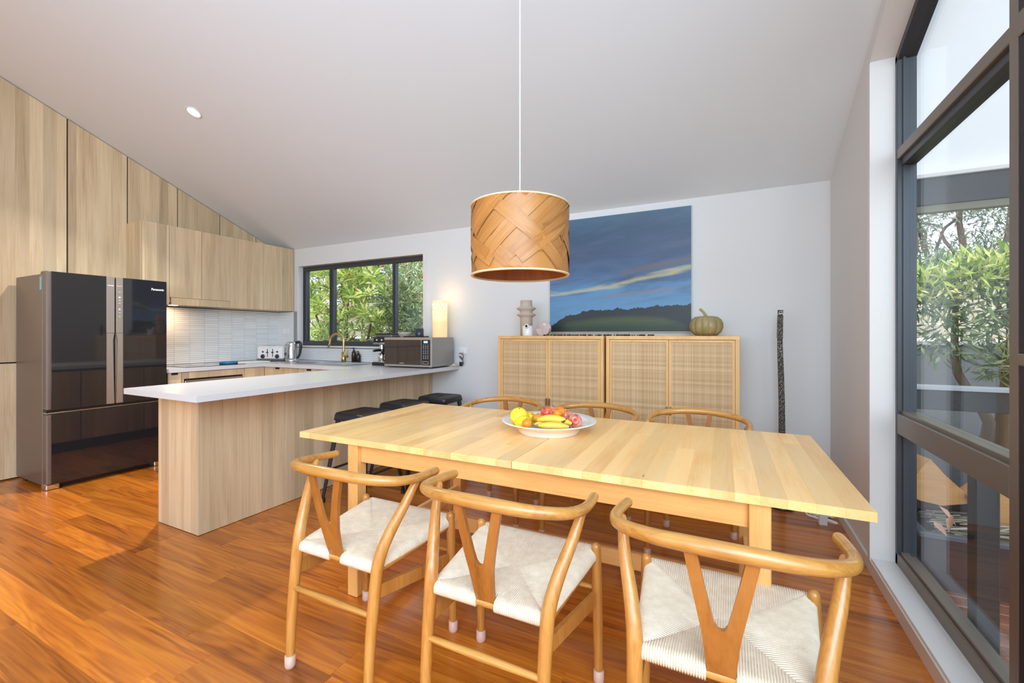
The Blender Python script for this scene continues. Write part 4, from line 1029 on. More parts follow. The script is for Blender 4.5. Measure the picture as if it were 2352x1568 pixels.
# painting
def painting_mat(W, H):
    t = NT('dusk_landscape'); x, y, z = t.sep(t.coord())
    u = t.math('DIVIDE', x, W); v = t.math('DIVIDE', z, H)
    vr = t.math('SUBTRACT', v, t.math('MULTIPLY', u, .13))
    cl = t.noise(t.comb(t.math('MULTIPLY', u, 2.2), t.math('MULTIPLY', vr, 9.0), 0.0), 1.0, 5, .6, .5)
    cl2 = t.noise(t.comb(t.math('MULTIPLY', u, 3.0), t.math('MULTIPLY', vr, 16.0), 4.0), 1.0, 4, .55, .3)
    sky = t.ramp(t.math('ADD', v, t.math('MULTIPLY', t.math('SUBTRACT', cl, .5), .35)), [(.12, srgb(96, 146, 186)), (.34, srgb(88, 140, 184)), (.46, srgb(72, 104, 142)), (.62, srgb(62, 84, 118)), (.85, srgb(58, 82, 108)), (1, srgb(74, 104, 128))])
    sky = t.mix(t.math('MULTIPLY', t.ramp(cl2, [(.45, (0, 0, 0)), (.7, (1, 1, 1))]), .30), sky, srgb(96, 108, 128))
    sky = t.mix(t.math('MULTIPLY', t.ramp(cl, [(.5, (0, 0, 0)), (.75, (1, 1, 1))]), .5), sky, srgb(50, 68, 92))
    # warm streaks
    def streak(base, slope, width, lo, hi, colr, amt, wob):
        d = t.math('ABSOLUTE', t.math('SUBTRACT', v, t.math('ADD', t.math('ADD', base, t.math('MULTIPLY', t.math('POWER', u, 1.5), slope)), t.math('MULTIPLY', t.math('SUBTRACT', cl2, .5), wob))))
        m = t.math('SUBTRACT', 1.0, t.math('DIVIDE', d, width), clamp=True)
        m = t.math('MULTIPLY', m, t.ramp(u, [(lo, (0, 0, 0)), (lo + .06, (1, 1, 1)), (hi - .06, (1, 1, 1)), (hi, (.15, .15, .15))]))
        return t.math('MULTIPLY', m, amt)
    sky = t.mix(streak(.345, .17, .030, -.06, 1.2, None, .68, .11), sky, srgb(206, 196, 138))
    sky = t.mix(streak(.44, .14, .030, .50, 1.2, None, .7, .04), sky, srgb(112, 100, 96))
    sky = t.mix(streak(.29, .06, .030, .40, .92, None, .55, .04), sky, srgb(142, 128, 132))
    n1 = t.noise(t.comb(t.math('MULTIPLY', u, 11), 0.0, 0.0), 1.0, 5, .65)
    ridge = t.ramp(u, [(0, (.05,) * 3), (.10, (.12,) * 3), (.28, (.185,) * 3), (.45, (.19,) * 3), (.8, (.205,) * 3), (1, (.225,) * 3)])
    tree = t.math('LESS_THAN', v, t.math('ADD', t.sep(ridge)[0], t.math('MULTIPLY', t.math('SUBTRACT', n1, .5), .12)))
    c = t.mix(tree, sky, srgb(32, 40, 44))
    fieldtop = t.ramp(u, [(.02, (0,) * 3), (.14, (.10,) * 3), (.4, (.135,) * 3), (.6, (.145,) * 3), (.82, (.13,) * 3), (1, (.06,) * 3)])
    fm = t.math('MULTIPLY', t.math('SUBTRACT', t.sep(fieldtop)[0], v), 22.0, clamp=True)
    gcol = t.ramp(t.math('ADD', v, t.math('MULTIPLY', cl2, .06)), [(.0, srgb(28, 36, 30)), (.07, srgb(36, 54, 38)), (.15, srgb(72, 92, 52)), (.19, srgb(88, 104, 60))])
    c = t.mix(fm, c, gcol)
    t.bump(t.noise(t.coord(), 220, 2), .15, .001)
    return t.fin(c, .45)
PW_, PH_ = 1.234, 1.028
pt = thing('painting', 'large unframed dusk landscape painting on the back wall', 'painting', (-1.506, YB - .04, 1.255))
MB().box(0, PW_, 0, .002, 0, PH_).build('canvas_face', painting_mat(PW_, PH_), pt)
MB().box(-.006, PW_ + .003, .002, .038, -.006, PH_ + .004, .001).build('stretcher_frame', plain('raw_canvas', (.66, .65, .62, 1), .8), pt)

# totem stick on its stand
def totem_mat():
    t = NT('carved_dark_wood'); n = t.noise(t.vmul(t.coord(), (1, 1, .5)), 190, 3, .6); b_ = t.noise(t.coord(), 7, 3)
    c = t.mix(t.math('MULTIPLY', t.math('GREATER_THAN', n, .56), t.math('GREATER_THAN', b_, .36)), srgb(34, 27, 23), srgb(150, 134, 116)); t.bump(n, .5, .002); return t.fin(c, .6)
t = thing('carved_totem', 'tall thin carved dark wooden totem standing by the right wall', 'totem', (.338, 3.64, 0))
MB().lathe([(0, 0), (.082, 0), (.084, .006), (.076, .018), (.0, .022)], 32).build('stand', M['black'], t)
mb = MB(); sec = [(.02, .020, .016, .006), (.45, .020, .016, .004), (.75, .0185, .015, .002), (1.0, .0175, .015, -.004), (1.12, .0165, .014, -.008), (1.20, .0155, .013, -.009), (1.205, .018, .015, -.009), (1.30, .0175, .015, -.008), (1.36, .0175, .015, -.007), (1.365, .015, .012, -.007), (1.405, .0165, .013, -.006)]
vs = []; fs = []
for z, hx, hy, o in sec: vs += [(o - hx, -hy, z), (o + hx, -hy, z), (o + hx, hy, z), (o - hx, hy, z)]
for k in range(len(sec) - 1):
    for i in range(4): fs.append((k * 4 + i, k * 4 + (i + 1) % 4, k * 4 + 4 + (i + 1) % 4, k * 4 + 4 + i))
fs += [(3, 2, 1, 0), tuple(len(vs) - 4 + i for i in range(4))]
mb.add(vs, fs).build('shaft', totem_mat(), t)
MB().box(-.018, .007, -.0165, -.012, 1.375, 1.382).box(-.014, -.009, -.0165, -.012, 1.388, 1.396).box(.0, .005, -.0165, -.012, 1.388, 1.396).build('face_marks', plain('bone_inlay', (.7, .66, .58, 1), .6), t)
# white power block and cables on the floor by the right wall
t = thing('power_block', 'white upright power block with a hook on the floor by the right wall', 'power block', (.545, 3.44, 0), .1)
MB().prism([(-.03, 0), (.03, 0), (.022, .10), (-.045, .10)], -.022, .022, 'x').build('block', M['white_plastic'], t)
MB().tube([(-.022, 0, .05), (-.06, -.0, .07), (-.085, 0, .062), (-.08, 0, .045), (-.045, 0, .035), (-.022, 0, .03)], [.007] * 6, 8, 5).build('hook', M['white_plastic'], t)
mb = MB(); R3 = random.Random(4)
for k in range(4):
    p = [(R3.uniform(-.09, .06), R3.uniform(-.08, .1), .004 + .012 * R3.random()) for _ in range(9)]
    mb.tube(p, [.0032] * 9, 6, 5)
mb.tube([(-.05, -.06, .008), (.0, -.10, .008), (.05, -.14, .008)], [.011, .013, .009], 8, 4)
mb.build('cable_tangle', M['cord'], None, (.575, 3.60, .0), label='tangle of white cables on the floor against the right wall', category='cable')

# ------------------------------------------------------------------ fruit bowl
BX, BY = -.805, 2.03
t = thing('fruit_bowl', 'wide white porcelain bowl of fruit in the middle of the table', 'bowl', (BX, BY, TZ))
MB().lathe([(0, 0), (.148, 0), (.151, .006), (.156, .018), (.166, .030), (.200, .047), (.234, .058), (.237, .061), (.234, .0635), (.200, .054), (.160, .038), (.145, .018), (0, .012)], 56).build('bowl_body', M['porcelain'], t)
def fruit_mat(name, a, b, sc=8, rough=.35, coat=.2, bump=.15, bs=160):
    t = NT(name); n = t.noise(t.vadd(t.coord(), t.comb(t.math('MULTIPLY', t.rnd(), 9), 0.0, 0.0)), sc, 3); t.bump(t.noise(t.coord(), bs, 2), bump, .001)
    return t.fin(t.ramp(n, [(.38, a), (.62, b)]), rough, 0, coat)
M['lemon'] = fruit_mat('lemon_skin', srgb(236, 196, 20), srgb(250, 222, 50))
M['mandarin'] = fruit_mat('mandarin_skin', srgb(232, 120, 16), srgb(250, 160, 34))
M['applepink'] = fruit_mat('apple_skin', srgb(206, 70, 66), srgb(240, 176, 130), 22, .25, .4, .0)
M['applered'] = fruit_mat('red_apple_skin', srgb(214, 66, 52), srgb(244, 150, 70), 18, .25, .4, .0)
def at_px(px, py, t):   # a point seen through pixel (px,py) of the photograph at forward distance t, used only to read positions off the photo
    u = (px - 1176) / F; c, s = math.cos(TH), math.sin(TH)
    return Vector(((-s + u * c) * t, (c + u * s) * t, CAMZ - (py - HY) / F * t))
def fruit(name, label, cat, mat, px, py, t, r, sc=(1, 1, 1), group=None, stem=False, tip=False, rot=(0, 0, 0)):
    p = at_px(px, py, t); e = Matrix.Rotation(rot[2], 3, 'Z') @ Matrix.Rotation(rot[1], 3, 'Y') @ Matrix.Rotation(rot[0], 3, 'X')
    o = thing(name, label, cat, tuple(p), 0, group)
    if cat == 'apple':
        prof = [(0, -.86 * r), (.25 * r, -.95 * r), (.6 * r, -.80 * r), (.92 * r, -.3 * r), (1.0 * r, .1 * r), (.9 * r, .55 * r), (.6 * r, .86 * r), (.3 * r, .88 * r), (.1 * r, .74 * r), (0, .68 * r)]
    elif tip:
        prof = [(0, -1.18 * r), (.18 * r, -1.08 * r), (.45 * r, -.92 * r), (.85 * r, -.5 * r), (1 * r, 0), (.85 * r, .5 * r), (.45 * r, .92 * r), (.2 * r, 1.02 * r), (0, 1.06 * r)]
    else:
        prof = [(r * math.sin(PI * i / 12), -r * .92 * math.cos(PI * i / 12)) for i in range(13)]
    MB().lathe(prof, 24, M=e).build('flesh', mat, o)
    q = e @ Vector((0, 0, prof[-1][1]))
    if stem: MB().tube([q - (e @ Vector((0, 0, .004))), q + (e @ Vector((.002, 0, .014)))], [.0022, .0016], 6, 1).build('stalk', M['bark'], o)
    else: MB().sphere(tuple(q), .0035, 8, 5).build('stem_scar', plain('scar', srgb(120, 120, 50), .7), o)
    return o
tt = 2.19
fruit('grapefruit', 'large yellow citrus at the left of the fruit bowl', 'citrus', M['lemon'], 1192, 955, 2.19, .046, group='yellow citrus in the fruit bowl', rot=(.3, .2, 0))
fruit('lemon', 'yellow lemon lying in front of the large yellow citrus', 'citrus', M['lemon'], 1202, 971, 2.115, .038, tip=True, group='yellow citrus in the fruit bowl', rot=(0, PI / 2, .5))
fruit('lemon', 'small yellow lemon half hidden behind the large yellow citrus', 'citrus', M['lemon'], 1217, 958, 2.26, .030, tip=True, group='yellow citrus in the fruit bowl', rot=(.5, .8, 0))
fruit('mandarin', 'small orange mandarin at the very front of the bowl', 'mandarin', M['mandarin'], 1210, 972, 2.055, .023, group='orange mandarins in the fruit bowl')
fruit('mandarin', 'orange mandarin left of the bananas', 'mandarin', M['mandarin'], 1236, 962, 2.20, .030, group='orange mandarins in the fruit bowl')
fruit('mandarin', 'small orange mandarin on top of the pile, in front', 'mandarin', M['mandarin'], 1280, 949, 2.13, .020, group='orange mandarins in the fruit bowl')
fruit('mandarin', 'larger orange mandarin on top of the pile, behind', 'mandarin', M['mandarin'], 1286, 944, 2.175, .026, group='orange mandarins in the fruit bowl')
fruit('mandarin', 'orange mandarin peeping out behind the bananas', 'mandarin', M['mandarin'], 1264, 962, 2.19, .026, group='orange mandarins in the fruit bowl')
fruit('apple', 'red and yellow apple in the centre of the fruit pile', 'apple', M['applered'], 1257, 949, 2.25, .034, stem=True, group='apples in the fruit bowl', rot=(.4, -.5, 0))
fruit('apple', 'pink apple at the back of the fruit bowl', 'apple', M['applepink'], 1270, 946, 2.34, .034, stem=True, group='apples in the fruit bowl')
fruit('apple', 'pale pink apple behind the bananas on the right', 'apple', M['applepink'], 1298, 956, 2.28, .038, stem=True, group='apples in the fruit bowl', rot=(.2, .3, 0))
fruit('apple', 'dusky pink apple at the right end of the bananas', 'apple', M['applepink'], 1321, 967, 2.16, .034, stem=True, group='apples in the fruit bowl', rot=(1.1, 0, .25))
def banana_mat():
    t = NT('banana_skin'); n = t.noise(t.coord(), 30, 3); v = t.noise(t.coord(), 9, 2)
    c = t.mix(v, srgb(226, 186, 48), srgb(246, 214, 90)); return t.fin(t.mix(t.math('GREATER_THAN', n, .70), c, srgb(92, 60, 26)), .45)
bm_ = banana_mat()
def banana(label, a, b, t0, t1, bow, r):
    A = at_px(*a, t0); B = at_px(*b, t1); mid = (A + B) / 2; o = thing('banana', label, 'banana', tuple(mid), 0, 'bananas in the fruit bowl')
    d = (B - A); side = Vector((0, -1, 0)) * bow * .5 + Vector((0, 0, 1)) * bow
    pts = [A + d * f + side * math.sin(PI * f) - mid for f in (0, .12, .3, .5, .7, .88, 1)]
    MB().tube(pts, [r * .45, r * .8, r, r * 1.05, r, r * .75, r * .4], 7, 4).build('flesh', bm_, o)
    MB().tube([pts[0] + (pts[0] - pts[1]).normalized() * .018, pts[0]], [r * .28, r * .42], 6, 1).build('stalk', plain('banana_stalk', srgb(150, 130, 50), .6), o)
    MB().sphere(tuple(pts[-1] + (pts[-1] - pts[-2]).normalized() * r * .3), r * .3, 8, 5).build('tip', M['dark'], o)
banana('upper ripe banana with a brown mark, lying across the front', (1236, 964), (1311, 972), 2.13, 2.10, .016, .0185)
banana('lower banana under the ripe one, at the bowl rim', (1238, 977), (1305, 980), 2.085, 2.07, .004, .0165)
banana('third banana showing only its end on the left', (1228, 975), (1275, 972), 2.12, 2.17, .004, .0155)

# ------------------------------------------------------------------ ceiling downlight
dlp = (-4.01, 2.076); dz = ceil_z(dlp[1]); ta = -math.atan(K)
t = thing('ceiling_light', 'round recessed downlight in the sloping ceiling', 'ceiling light', (dlp[0], dlp[1], dz)); t.rotation_euler = (ta, 0, 0)
MB().lathe([(.046, -.001), (.058, -.001), (.060, -.004), (.056, -.008), (.047, -.006), (.046, -.001)], 32).build('trim_ring', M['white'], t)
MB().lathe([(0, -.003), (.047, -.003)], 32).build('lamp_face', M['downlight'], t)
light('downlight_lamp', 'AREA', (dlp[0], dlp[1] - .01 * math.sin(-ta), dz - .012), 33, (1, .94, .86), rot=(ta, 0, 0), shape='DISK', size=.088, spread=math.radians(115))

# ------------------------------------------------------------------ outside
structure(MB().box(-30, 30, -12, 40, -.6, -.5), 'ground', M['lawn'])
dk = structure(MB().box(.86, 4.2, -2.6, 3.85, -.3, -.06), 'deck', M['soil'])
dmesh = MB().box(-1.65, 1.65, -.0435, .0435, -.022, 0, .003).mesh('deck_board', M['deckwood'])
for i in range(42):
    y = 3.8 - .0915 * i
    if y > -.2: link('deck_board', dmesh, dk, (2.52, y, -.035))
# verandah: raked white soffit and its dark edge beam
structure(MB().prism([(3.9, 2.275), (-2.6, 2.275 + K * 6.5), (-2.6, 2.28 + K * 6.5), (3.9, 2.28)], .84, 3.2, 'x'), 'ceiling_verandah', M['soffit'])
bmv = structure(MB().box(.84, 3.2, 3.76, 3.84, 2.075, 2.25, .004), 'trim_8', M['paintedbeam'])
MB().box(.84, 3.2, 3.735, 3.85, 2.25, 2.275, .003).build('beam_cap', M['white'], bmv)
MB().box(.84, 3.2, 3.77, 3.83, 2.03, 2.076, .002).build('beam_fillet', plain('olive_fillet', srgb(120, 118, 92), .6), bmv)
t = thing('balustrade', 'charcoal deck balustrade rail with a pale cap outside the tall window', 'railing', (2.4, 3.80, -.035))
MB().box(-1.5, 1.7, -.035, .035, .775, .905, .003).build('rail', M['paintedbeam'], t)
MB().box(-1.5, 1.7, -.06, .05, .905, .932, .003).build('cap', plain('pale_cap', (.42, .43, .45, 1), .4), t)
for x in (-1.5, -.1, 1.6): MB().box(x - .03, x + .03, -.03, .03, 0, .775, .003).build('post', M['paintedbeam'], t)
MB().box(-.035, .035, -.035, .035, 0, .73, .004).build('deck_bollard', M['paintedbeam'], None, (.898, 2.36, -.035), label='short square charcoal post on the deck close to the tall window', category='post')

def leaves(centres, radii, n, ln, wd, mat, name, parent, droop=0.0, seed=1, shell=.35, up=.2):
    """n separate leaf blades scattered in ellipsoids"""
    g = np.random.default_rng(seed); k = g.integers(0, len(centres), n)
    C = np.array(centres)[k]; Rr = np.array(radii)[k]
    v = g.normal(size=(n, 3)); v /= np.linalg.norm(v, axis=1, keepdims=True)
    rad = (shell + (1 - shell) * g.random((n, 1))) ** .6
    p = C + v * rad * Rr
    d = v * .7 + g.normal(size=(n, 3)) * .7; d[:, 2] += up - droop; d /= np.linalg.norm(d, axis=1, keepdims=True)
    s = np.cross(d, g.normal(size=(n, 3))); s /= np.linalg.norm(s, axis=1, keepdims=True)
    nn = np.cross(d, s)
    L = ln * (.6 + .8 * g.random((n, 1))); W = wd * (.7 + .6 * g.random((n, 1)))
    mid = p + d * L * .45
    V = np.stack([p, mid + s * W / 2 + nn * W * .15, p + d * L, mid - s * W / 2 + nn * W * .15], 1).reshape(-1, 3)
    me = D.meshes.new(name); me.vertices.add(4 * n); me.vertices.foreach_set('co', V.ravel())
    me.loops.add(4 * n); me.loops.foreach_set('vertex_index', np.arange(4 * n, dtype=np.int32)); me.polygons.add(n)
    me.polygons.foreach_set('loop_start', np.arange(0, 4 * n, 4, dtype=np.int32)); me.update(calc_edges=True); me.validate()
    me.materials.append(mat); return link(name, me, parent, kind='stuff')
def rosettes(tips, per, ln, wd, mat, parent, seed=1):
    g = np.random.default_rng(seed); V = []
    for (c, ax, s_) in tips:
        ax = np.array(ax, float); ax /= np.linalg.norm(ax); a = np.cross(ax, [0.3, .2, .9]); a /= np.linalg.norm(a); b = np.cross(ax, a)
        for i in range(per):
            th_ = 2 * PI * (i * .382) + g.normal() * .15; el = .15 + .9 * i / per
            d = (a * math.cos(th_) + b * math.sin(th_)) * math.cos(el) + ax * math.sin(el); d += g.normal(size=3) * .1; d /= np.linalg.norm(d)
            sd = np.cross(d, ax); sd /= np.linalg.norm(sd) + 1e-9; nn = np.cross(sd, d)
            L = ln * s_ * (.7 + .5 * g.random()); W = wd * s_; c_ = np.array(c) + d * .01
            V += [c_, c_ + d * L * .55 + sd * W / 2 + nn * W * .1, c_ + d * L - nn * L * .08, c_ + d * L * .55 - sd * W / 2 + nn * W * .1]
    V = np.array(V); n = len(V) // 4
    me = D.meshes.new('foliage'); me.from_pydata(V.tolist(), [], [(4 * i, 4 * i + 1, 4 * i + 2, 4 * i + 3) for i in range(n)]); me.materials.append(mat)
    return link('foliage', me, parent, kind='stuff')
def branches(parent, base, tips, r0, seed, name='trunk', wig=.12):
    R = random.Random(seed)
    for tp in tips:
        A, B = Vector(base), Vector(tp); n = 6
        pts = [A + (B - A) * f + Vector((R.uniform(-wig, wig), R.uniform(-wig, wig), R.uniform(-wig, wig) * .4)) * math.sin(PI * f) for f in [i / n for i in range(n + 1)]]
        MB().tube(pts, [r0 * (1 - .75 * i / n) for i in range(n + 1)], 7, 3, False).build(name, M['bark'], parent)

# shrub 1: big-leaved rosette shrub outside the kitchen window
s1 = thing('shrub', 'bright big-leaved shrub outside the kitchen window, left and centre', 'shrub', (0, 0, 0)); g = np.random.default_rng(11)
tips = []
for k in range(230):
    y = g.uniform(4.6, 5.5); x = y * g.uniform(-1.30, -.92); z = 1.0 + 1.6 * g.random() ** .9
    tips.append(((x, y, z), (g.normal() * .5 + .25, -abs(g.normal()) * .7 - .1, .8), g.uniform(.75, 1.35)))
rosettes(tips, 15, .165, .032, M['leaf_bright'], s1, 5)
branches(s1, (-6.0, 5.25, -.5), [(-5.75, 5.2, 1.55), (-6.45, 5.2, 1.75), (-5.35, 5.0, 1.9), (-5.0, 5.1, 1.4)], .055, 2)
branches(s1, (-5.9, 5.2, 1.1), [(-6.35, 5.0, 1.25), (-5.5, 5.0, 2.1), (-5.2, 5.0, 1.15), (-6.2, 5.1, 2.2)], .022, 3, 'branch')
mb = MB()
for k in range(34):
    y = g.uniform(4.6, 5.2); x = y * g.uniform(-1.27, -.95); z = g.uniform(1.35, 2.4)
    mb.sphere((x, y, z), g.uniform(.012, .026), 6, 4)
mb.build('seed_head', plain('pinkish_seed_head', srgb(178, 126, 108), .8), s1, kind='stuff')
# shrub 2: fine grey-green bottlebrush to the right
s2 = thing('shrub', 'fine-leaved grey-green bottlebrush outside the kitchen window, right side', 'shrub', (0, 0, 0))
leaves([(-4.15, 5.2, 1.45), (-3.85, 5.0, 1.2), (-4.5, 5.6, 2.1), (-4.2, 5.4, 2.45), (-4.9, 5.9, 2.4)], [(.55, .45, .6), (.5, .4, .5), (.7, .4, .5), (.6, .4, .4), (.6, .4, .5)], 9000, .085, .013, M['leaf_grey'], 'foliage', s2, .1, 3)
leaves([(-4.0, 4.8, 1.35), (-4.3, 4.9, 1.7)], [(.45, .25, .5), (.35, .2, .3)], 2200, .10, .020, M['leaf_dark'], 'foliage', s2, .1, 4)
branches(s2, (-4.2, 5.3, -.5), [(-4.3, 5.2, 1.7), (-4.0, 5.1, 1.5), (-4.5, 5.5, 2.5), (-3.9, 5.3, 2.4)], .035, 6, wig=.18)
mb = MB()
for k in range(26):
    y = g.uniform(4.7, 5.1); mb.sphere((y * g.uniform(-.95, -.78), y, g.uniform(1.4, 2.35)), g.uniform(.009, .017), 6, 4, (1, 1, 1.6))
mb.build('blossom', M['flower_red'], s2, kind='stuff')
# hedge trees past the fence, behind the kitchen window
s3 = thing('tree', 'dense olive-green tree past the fence seen through the kitchen window', 'tree', (0, 0, 0))
leaves([(-8.6, 7.6, 2.3), (-7.4, 7.8, 2.8), (-6.2, 7.6, 2.5), (-5.4, 7.6, 3.1), (-6.6, 7.8, 1.6)], [(1.2, .5, 1.1), (1.2, .5, 1.0), (1.1, .5, 1.1), (.8, .4, .5), (1.5, .4, .8)], 9000, .15, .035, M['leaf_gum'], 'foliage', s3, .2, 7)
branches(s3, (-7.0, 7.8, -.5), [(-8.0, 7.7, 2.8), (-6.8, 7.7, 3.2), (-6.0, 7.7, 3.0)], .09, 8)
# shrub 4: glossy shrub behind the balustrade, right window
s4 = thing('shrub', 'glossy long-leaved shrub with two ragged trunks behind the deck rail', 'shrub', (0, 0, 0))
leaves([(1.55, 4.7, 1.25), (1.85, 4.75, 1.45), (1.65, 4.9, 1.7), (1.95, 4.8, 1.75), (1.45, 4.8, 1.6), (2.2, 4.9, 1.3), (2.35, 4.9, 1.7), (1.9, 4.6, 1.0)], [(.22, .25, .26), (.22, .25, .3), (.28, .22, .22), (.28, .22, .18), (.2, .22, .2), (.3, .25, .3), (.25, .2, .25), (.25, .2, .14)], 2700, .105, .020, M['leaf_dark'], 'foliage', s4, .05, 9, .1)
leaves([(1.7, 4.6, 1.72), (2.05, 4.65, 1.78), (1.45, 4.7, 1.62)], [(.3, .2, .15), (.28, .2, .14), (.2, .2, .15)], 650, .105, .022, M['leaf_bright'], 'foliage', s4, -.4, 10, .1)
branches(s4, (1.93, 4.85, -.5), [(1.65, 4.75, 1.6), (1.95, 4.75, 1.7)], .062, 11, wig=.08); branches(s4, (2.22, 4.9, -.5), [(1.9, 4.8, 1.5), (2.4, 4.85, 1.7)], .055, 12, wig=.08)
# tree 5: sparse gum beyond the fence, right window
s5 = thing('tree', 'sparse feathery gum tree against the sky beyond the fence', 'tree', (0, 0, 0))
leaves([(3.1, 8.8, 3.3), (3.5, 9.0, 3.0), (2.6, 8.8, 3.0), (3.6, 9.0, 3.9), (2.9, 9.0, 4.0), (2.3, 8.6, 2.6), (3.0, 8.8, 2.4), (3.6, 9, 2.4)], [(.45, .4, .4), (.4, .4, .5), (.3, .4, .35), (.5, .4, .5), (.5, .4, .4), (.35, .3, .5), (.7, .3, .35), (.5, .3, .4)], 6500, .10, .018, M['leaf_gum'], 'foliage', s5, .3, 13, .05)
branches(s5, (3.25, 9.0, -.5), [(3.2, 9.0, 4.6), (2.5, 8.8, 3.6), (3.8, 9, 4.0)], .075, 14); branches(s5, (3.2, 9, 2.0), [(2.2, 8.6, 2.5), (2.4, 8.7, 3.2), (3.9, 8.9, 3.2), (2.7, 8.8, 4.2), (2.0, 8.5, 3.6)], .03, 15, 'branch', .25)
s6 = thing('tree', 'low tangled scrub just past the paling fence, right window', 'tree', (0, 0, 0))
leaves([(2.0, 6.6, 1.9), (2.8, 6.7, 1.85), (1.4, 6.6, 2.0)], [(.6, .3, .3), (.6, .3, .3), (.5, .3, .35)], 2200, .13, .02, M['leaf_gum'], 'foliage', s6, .1, 16, .05)
branches(s6, (2.0, 6.8, -.5), [(1.5, 6.6, 2.5), (2.6, 6.7, 2.2), (1.9, 6.6, 2.7)], .035, 17, wig=.3)

# garden fence: dark steel sheet below, pale paling boards above
fn = thing('garden_fence', 'garden fence of dark steel sheet topped with pale horizontal palings', 'fence', (-2.5, 6.05, -.5))
mb = MB(); n = 150; xs = np.linspace(-9, 9, n)
poly = [(x, .012 if (i // 2) % 2 else -.012) for i, x in enumerate(xs)]
vs = [(x, y, 0) for x, y in poly] + [(x, y, 1.62) for x, y in poly]
mb.add(vs, [(i, i + 1, n + i + 1, n + i) for i in range(n - 1)]).build('steel_sheet', M['fence_dark'], fn, kind='stuff')
MB().box(-9, 9, -.03, .03, 1.62, 1.66, .003).build('top_rail', plain('pale_rail', (.3, .31, .33, 1), .45), fn)
for k in range(4):
    for x0 in (-9, -5.4, -1.8, 1.8, 5.4):
        MB().box(0, 3.58, -.01, .01, 0, .15, .002).build('paling', M['fencewood'], fn, (x0, .02, 1.69 + k * .158))
for x in (-8.0, -5.2, -2.4, .4, 3.2, 6.0): MB().box(x - .04, x + .04, -.09, -.012, 0, 2.3, .004).build('post', M['fencewood'], fn)

# planter with firewood, twigs and fallen leaves
t = thing('planter_box', 'long dark planter trough on the deck outside the tall window', 'planter', (1.75, 3.13, -.035))
grid_solid([-.88, -.85, .85, .88], [-.25, -.225, .225, .25], {(1, 1)}, 0, .262).build('trough', M['planterside'], t)
MB().box(-.89, .89, -.262, -.222, .25, .275, .004).box(-.89, .89, .222, .262, .25, .275, .004).box(-.89, -.85, -.24, .24, .25, .275, .004).box(.85, .89, -.24, .24, .25, .275, .004).build('rim', plain('rim_grey', (.10, .11, .13, 1), .3), t)
MB().box(-.85, .85, -.225, .225, 0.01, .21).build('soil', M['soil'], t)
mb = MB(); R4 = random.Random(8)
for i in range(800):
    x = R4.uniform(-.8, .75); y = R4.uniform(-.2, .12); z = .235 + .06 * R4.random(); a = R4.gauss(0, .5); L = R4.uniform(.08, .22)
    dx, dy = L * math.cos(a), L * math.sin(a) * .5
    x1 = max(-.84, min(.84, x + dx)); y1 = max(-.215, min(.215, y + dy))
    mb.rod((x, y, z), (x1, y1, z + R4.uniform(-.01, .03)), R4.uniform(.002, .0048), 5)
mb.build('twigs', M['twig'], None, (1.75, 3.13, -.035), label='bed of dry grey twigs in the planter trough', category='twigs', kind='stuff')
fw = [('split firewood wedge, large tan one with its point up, on the planter', (.985, 3.17, .345), [(-.15, .03), (-.08, -.01), (.02, -.03), (.135, -.01), (.15, .025), (.09, .08), (.03, .14), (-.03, .215), (-.055, .19), (-.095, .13), (-.125, .07)], .14, .25),
      ('split firewood chunk, smaller ragged one on the right of the wedge', (1.185, 3.16, .345), [(-.06, .04), (.0, -.04), (.03, -.10), (.10, -.09), (.14, .0), (.15, .10), (.06, .13), (-.02, .09)], .13, -.1)]
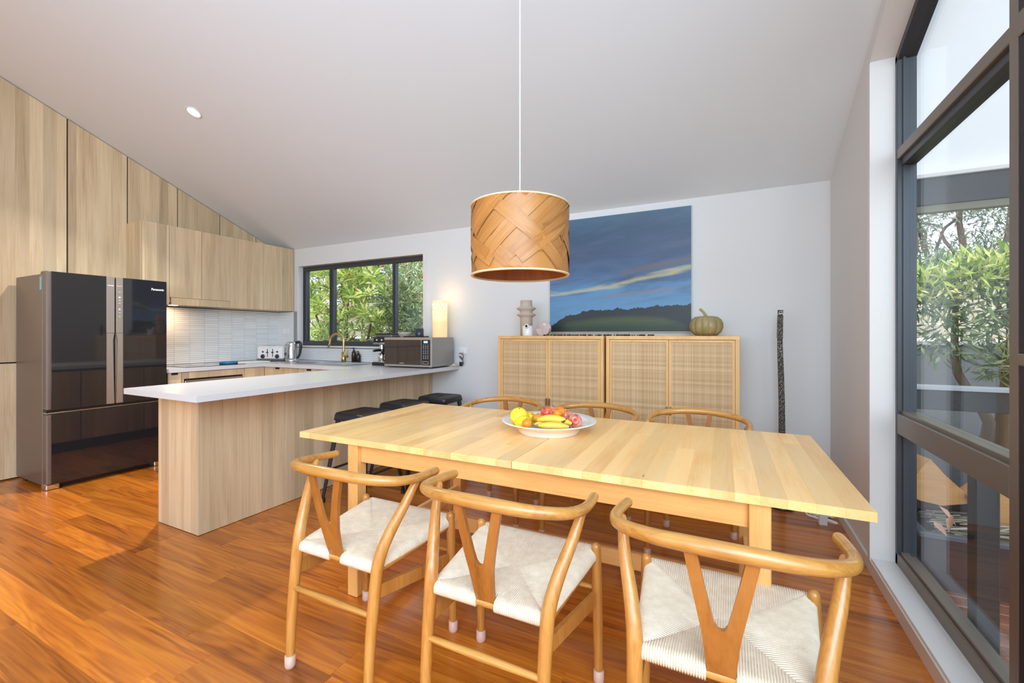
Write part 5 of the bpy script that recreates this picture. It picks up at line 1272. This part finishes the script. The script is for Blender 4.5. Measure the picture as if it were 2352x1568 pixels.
for lb, loc, poly, dp, rz in fw:
    o = thing('firewood', lb, 'firewood', loc, rz, 'firewood on the planter')
    MB().prism([(z, x) for x, z in poly], -dp / 2, dp / 2, 'y').build('split_face', M['log'], o)
    MB().prism([(z * .96 + .003, x * .96) for x, z in poly], dp / 2, dp / 2 + .012, 'y').build('bark', M['bark'], o)
o = thing('firewood', 'round grey-barked log end at the left of the planter', 'firewood', (.91, 3.33, .40), 0, 'firewood on the planter')
MB().tube([(0, -.12, .085), (.05, .14, .085)], [.075, .075], 14, 1, False).build('bark', M['bark'], o)
MB().lathe([(0, 0), (.072, 0), (.072, .003), (0, .003)], 14, (0, -.121, .085), M=Matrix.Rotation(PI / 2, 3, 'X')).build('cut_face', plain('grey_end_grain', srgb(150, 145, 138), .9, var=.8), o)
for lb, x, L in (('dark bark-covered log lying under the firewood wedge', 1.0, .40), ('dark bark-covered log lying under the ragged firewood chunk', 1.42, .34)):
    o = thing('firewood', lb, 'firewood', (x, 3.235, .305), 0, 'firewood on the planter')
    MB().tube([(-L / 2, 0, 0), (L / 2, .02, 0)], [.062, .058], 12, 1, False).build('bark', plain('dark_log_bark', (.07, .05, .038, 1), .9, var=.6), o)
for i, (x, y, z, s_, rx, rz, lb) in enumerate(((.93, 2.93, .285, 1.0, .5, .3, 'curled brown leaf at the left end of the planter rim'), (1.06, 2.89, .27, 1.2, 1.2, -.4, 'pinkish dead leaf hanging over the planter rim, left one'), (1.11, 2.885, .25, 1.2, 1.35, .2, 'pale dead leaf hanging over the planter rim, longest one'), (1.22, 2.96, .275, 1.3, .2, .6, 'orange-brown dead leaf lying flat on the twigs'), (.98, 3.02, .34, 1.2, .9, 1.0, 'upright reddish dead leaf before the big firewood wedge'), (1.02, 2.98, .31, 1.1, .7, -.7, 'crumpled tan dead leaf under the firewood wedge'))):
    o = MB().add([(0, 0, 0), (.022, .04, .008), (.012, .085, .002), (0, .12, -.008), (-.012, .085, .002), (-.022, .04, .008), (0, .045, -.006), (0, .085, -.008)], [(0, 1, 6), (0, 6, 5), (1, 2, 7, 6), (5, 6, 7, 4), (2, 3, 7), (4, 7, 3)], True).build('dead_leaf', M['deadleaf'], None, (x, y, z), label=lb, category='leaf', group='dead leaves on the planter')
    o.rotation_euler = (-rx, .2, rz + PI); o.scale = (s_ * .75,) * 3
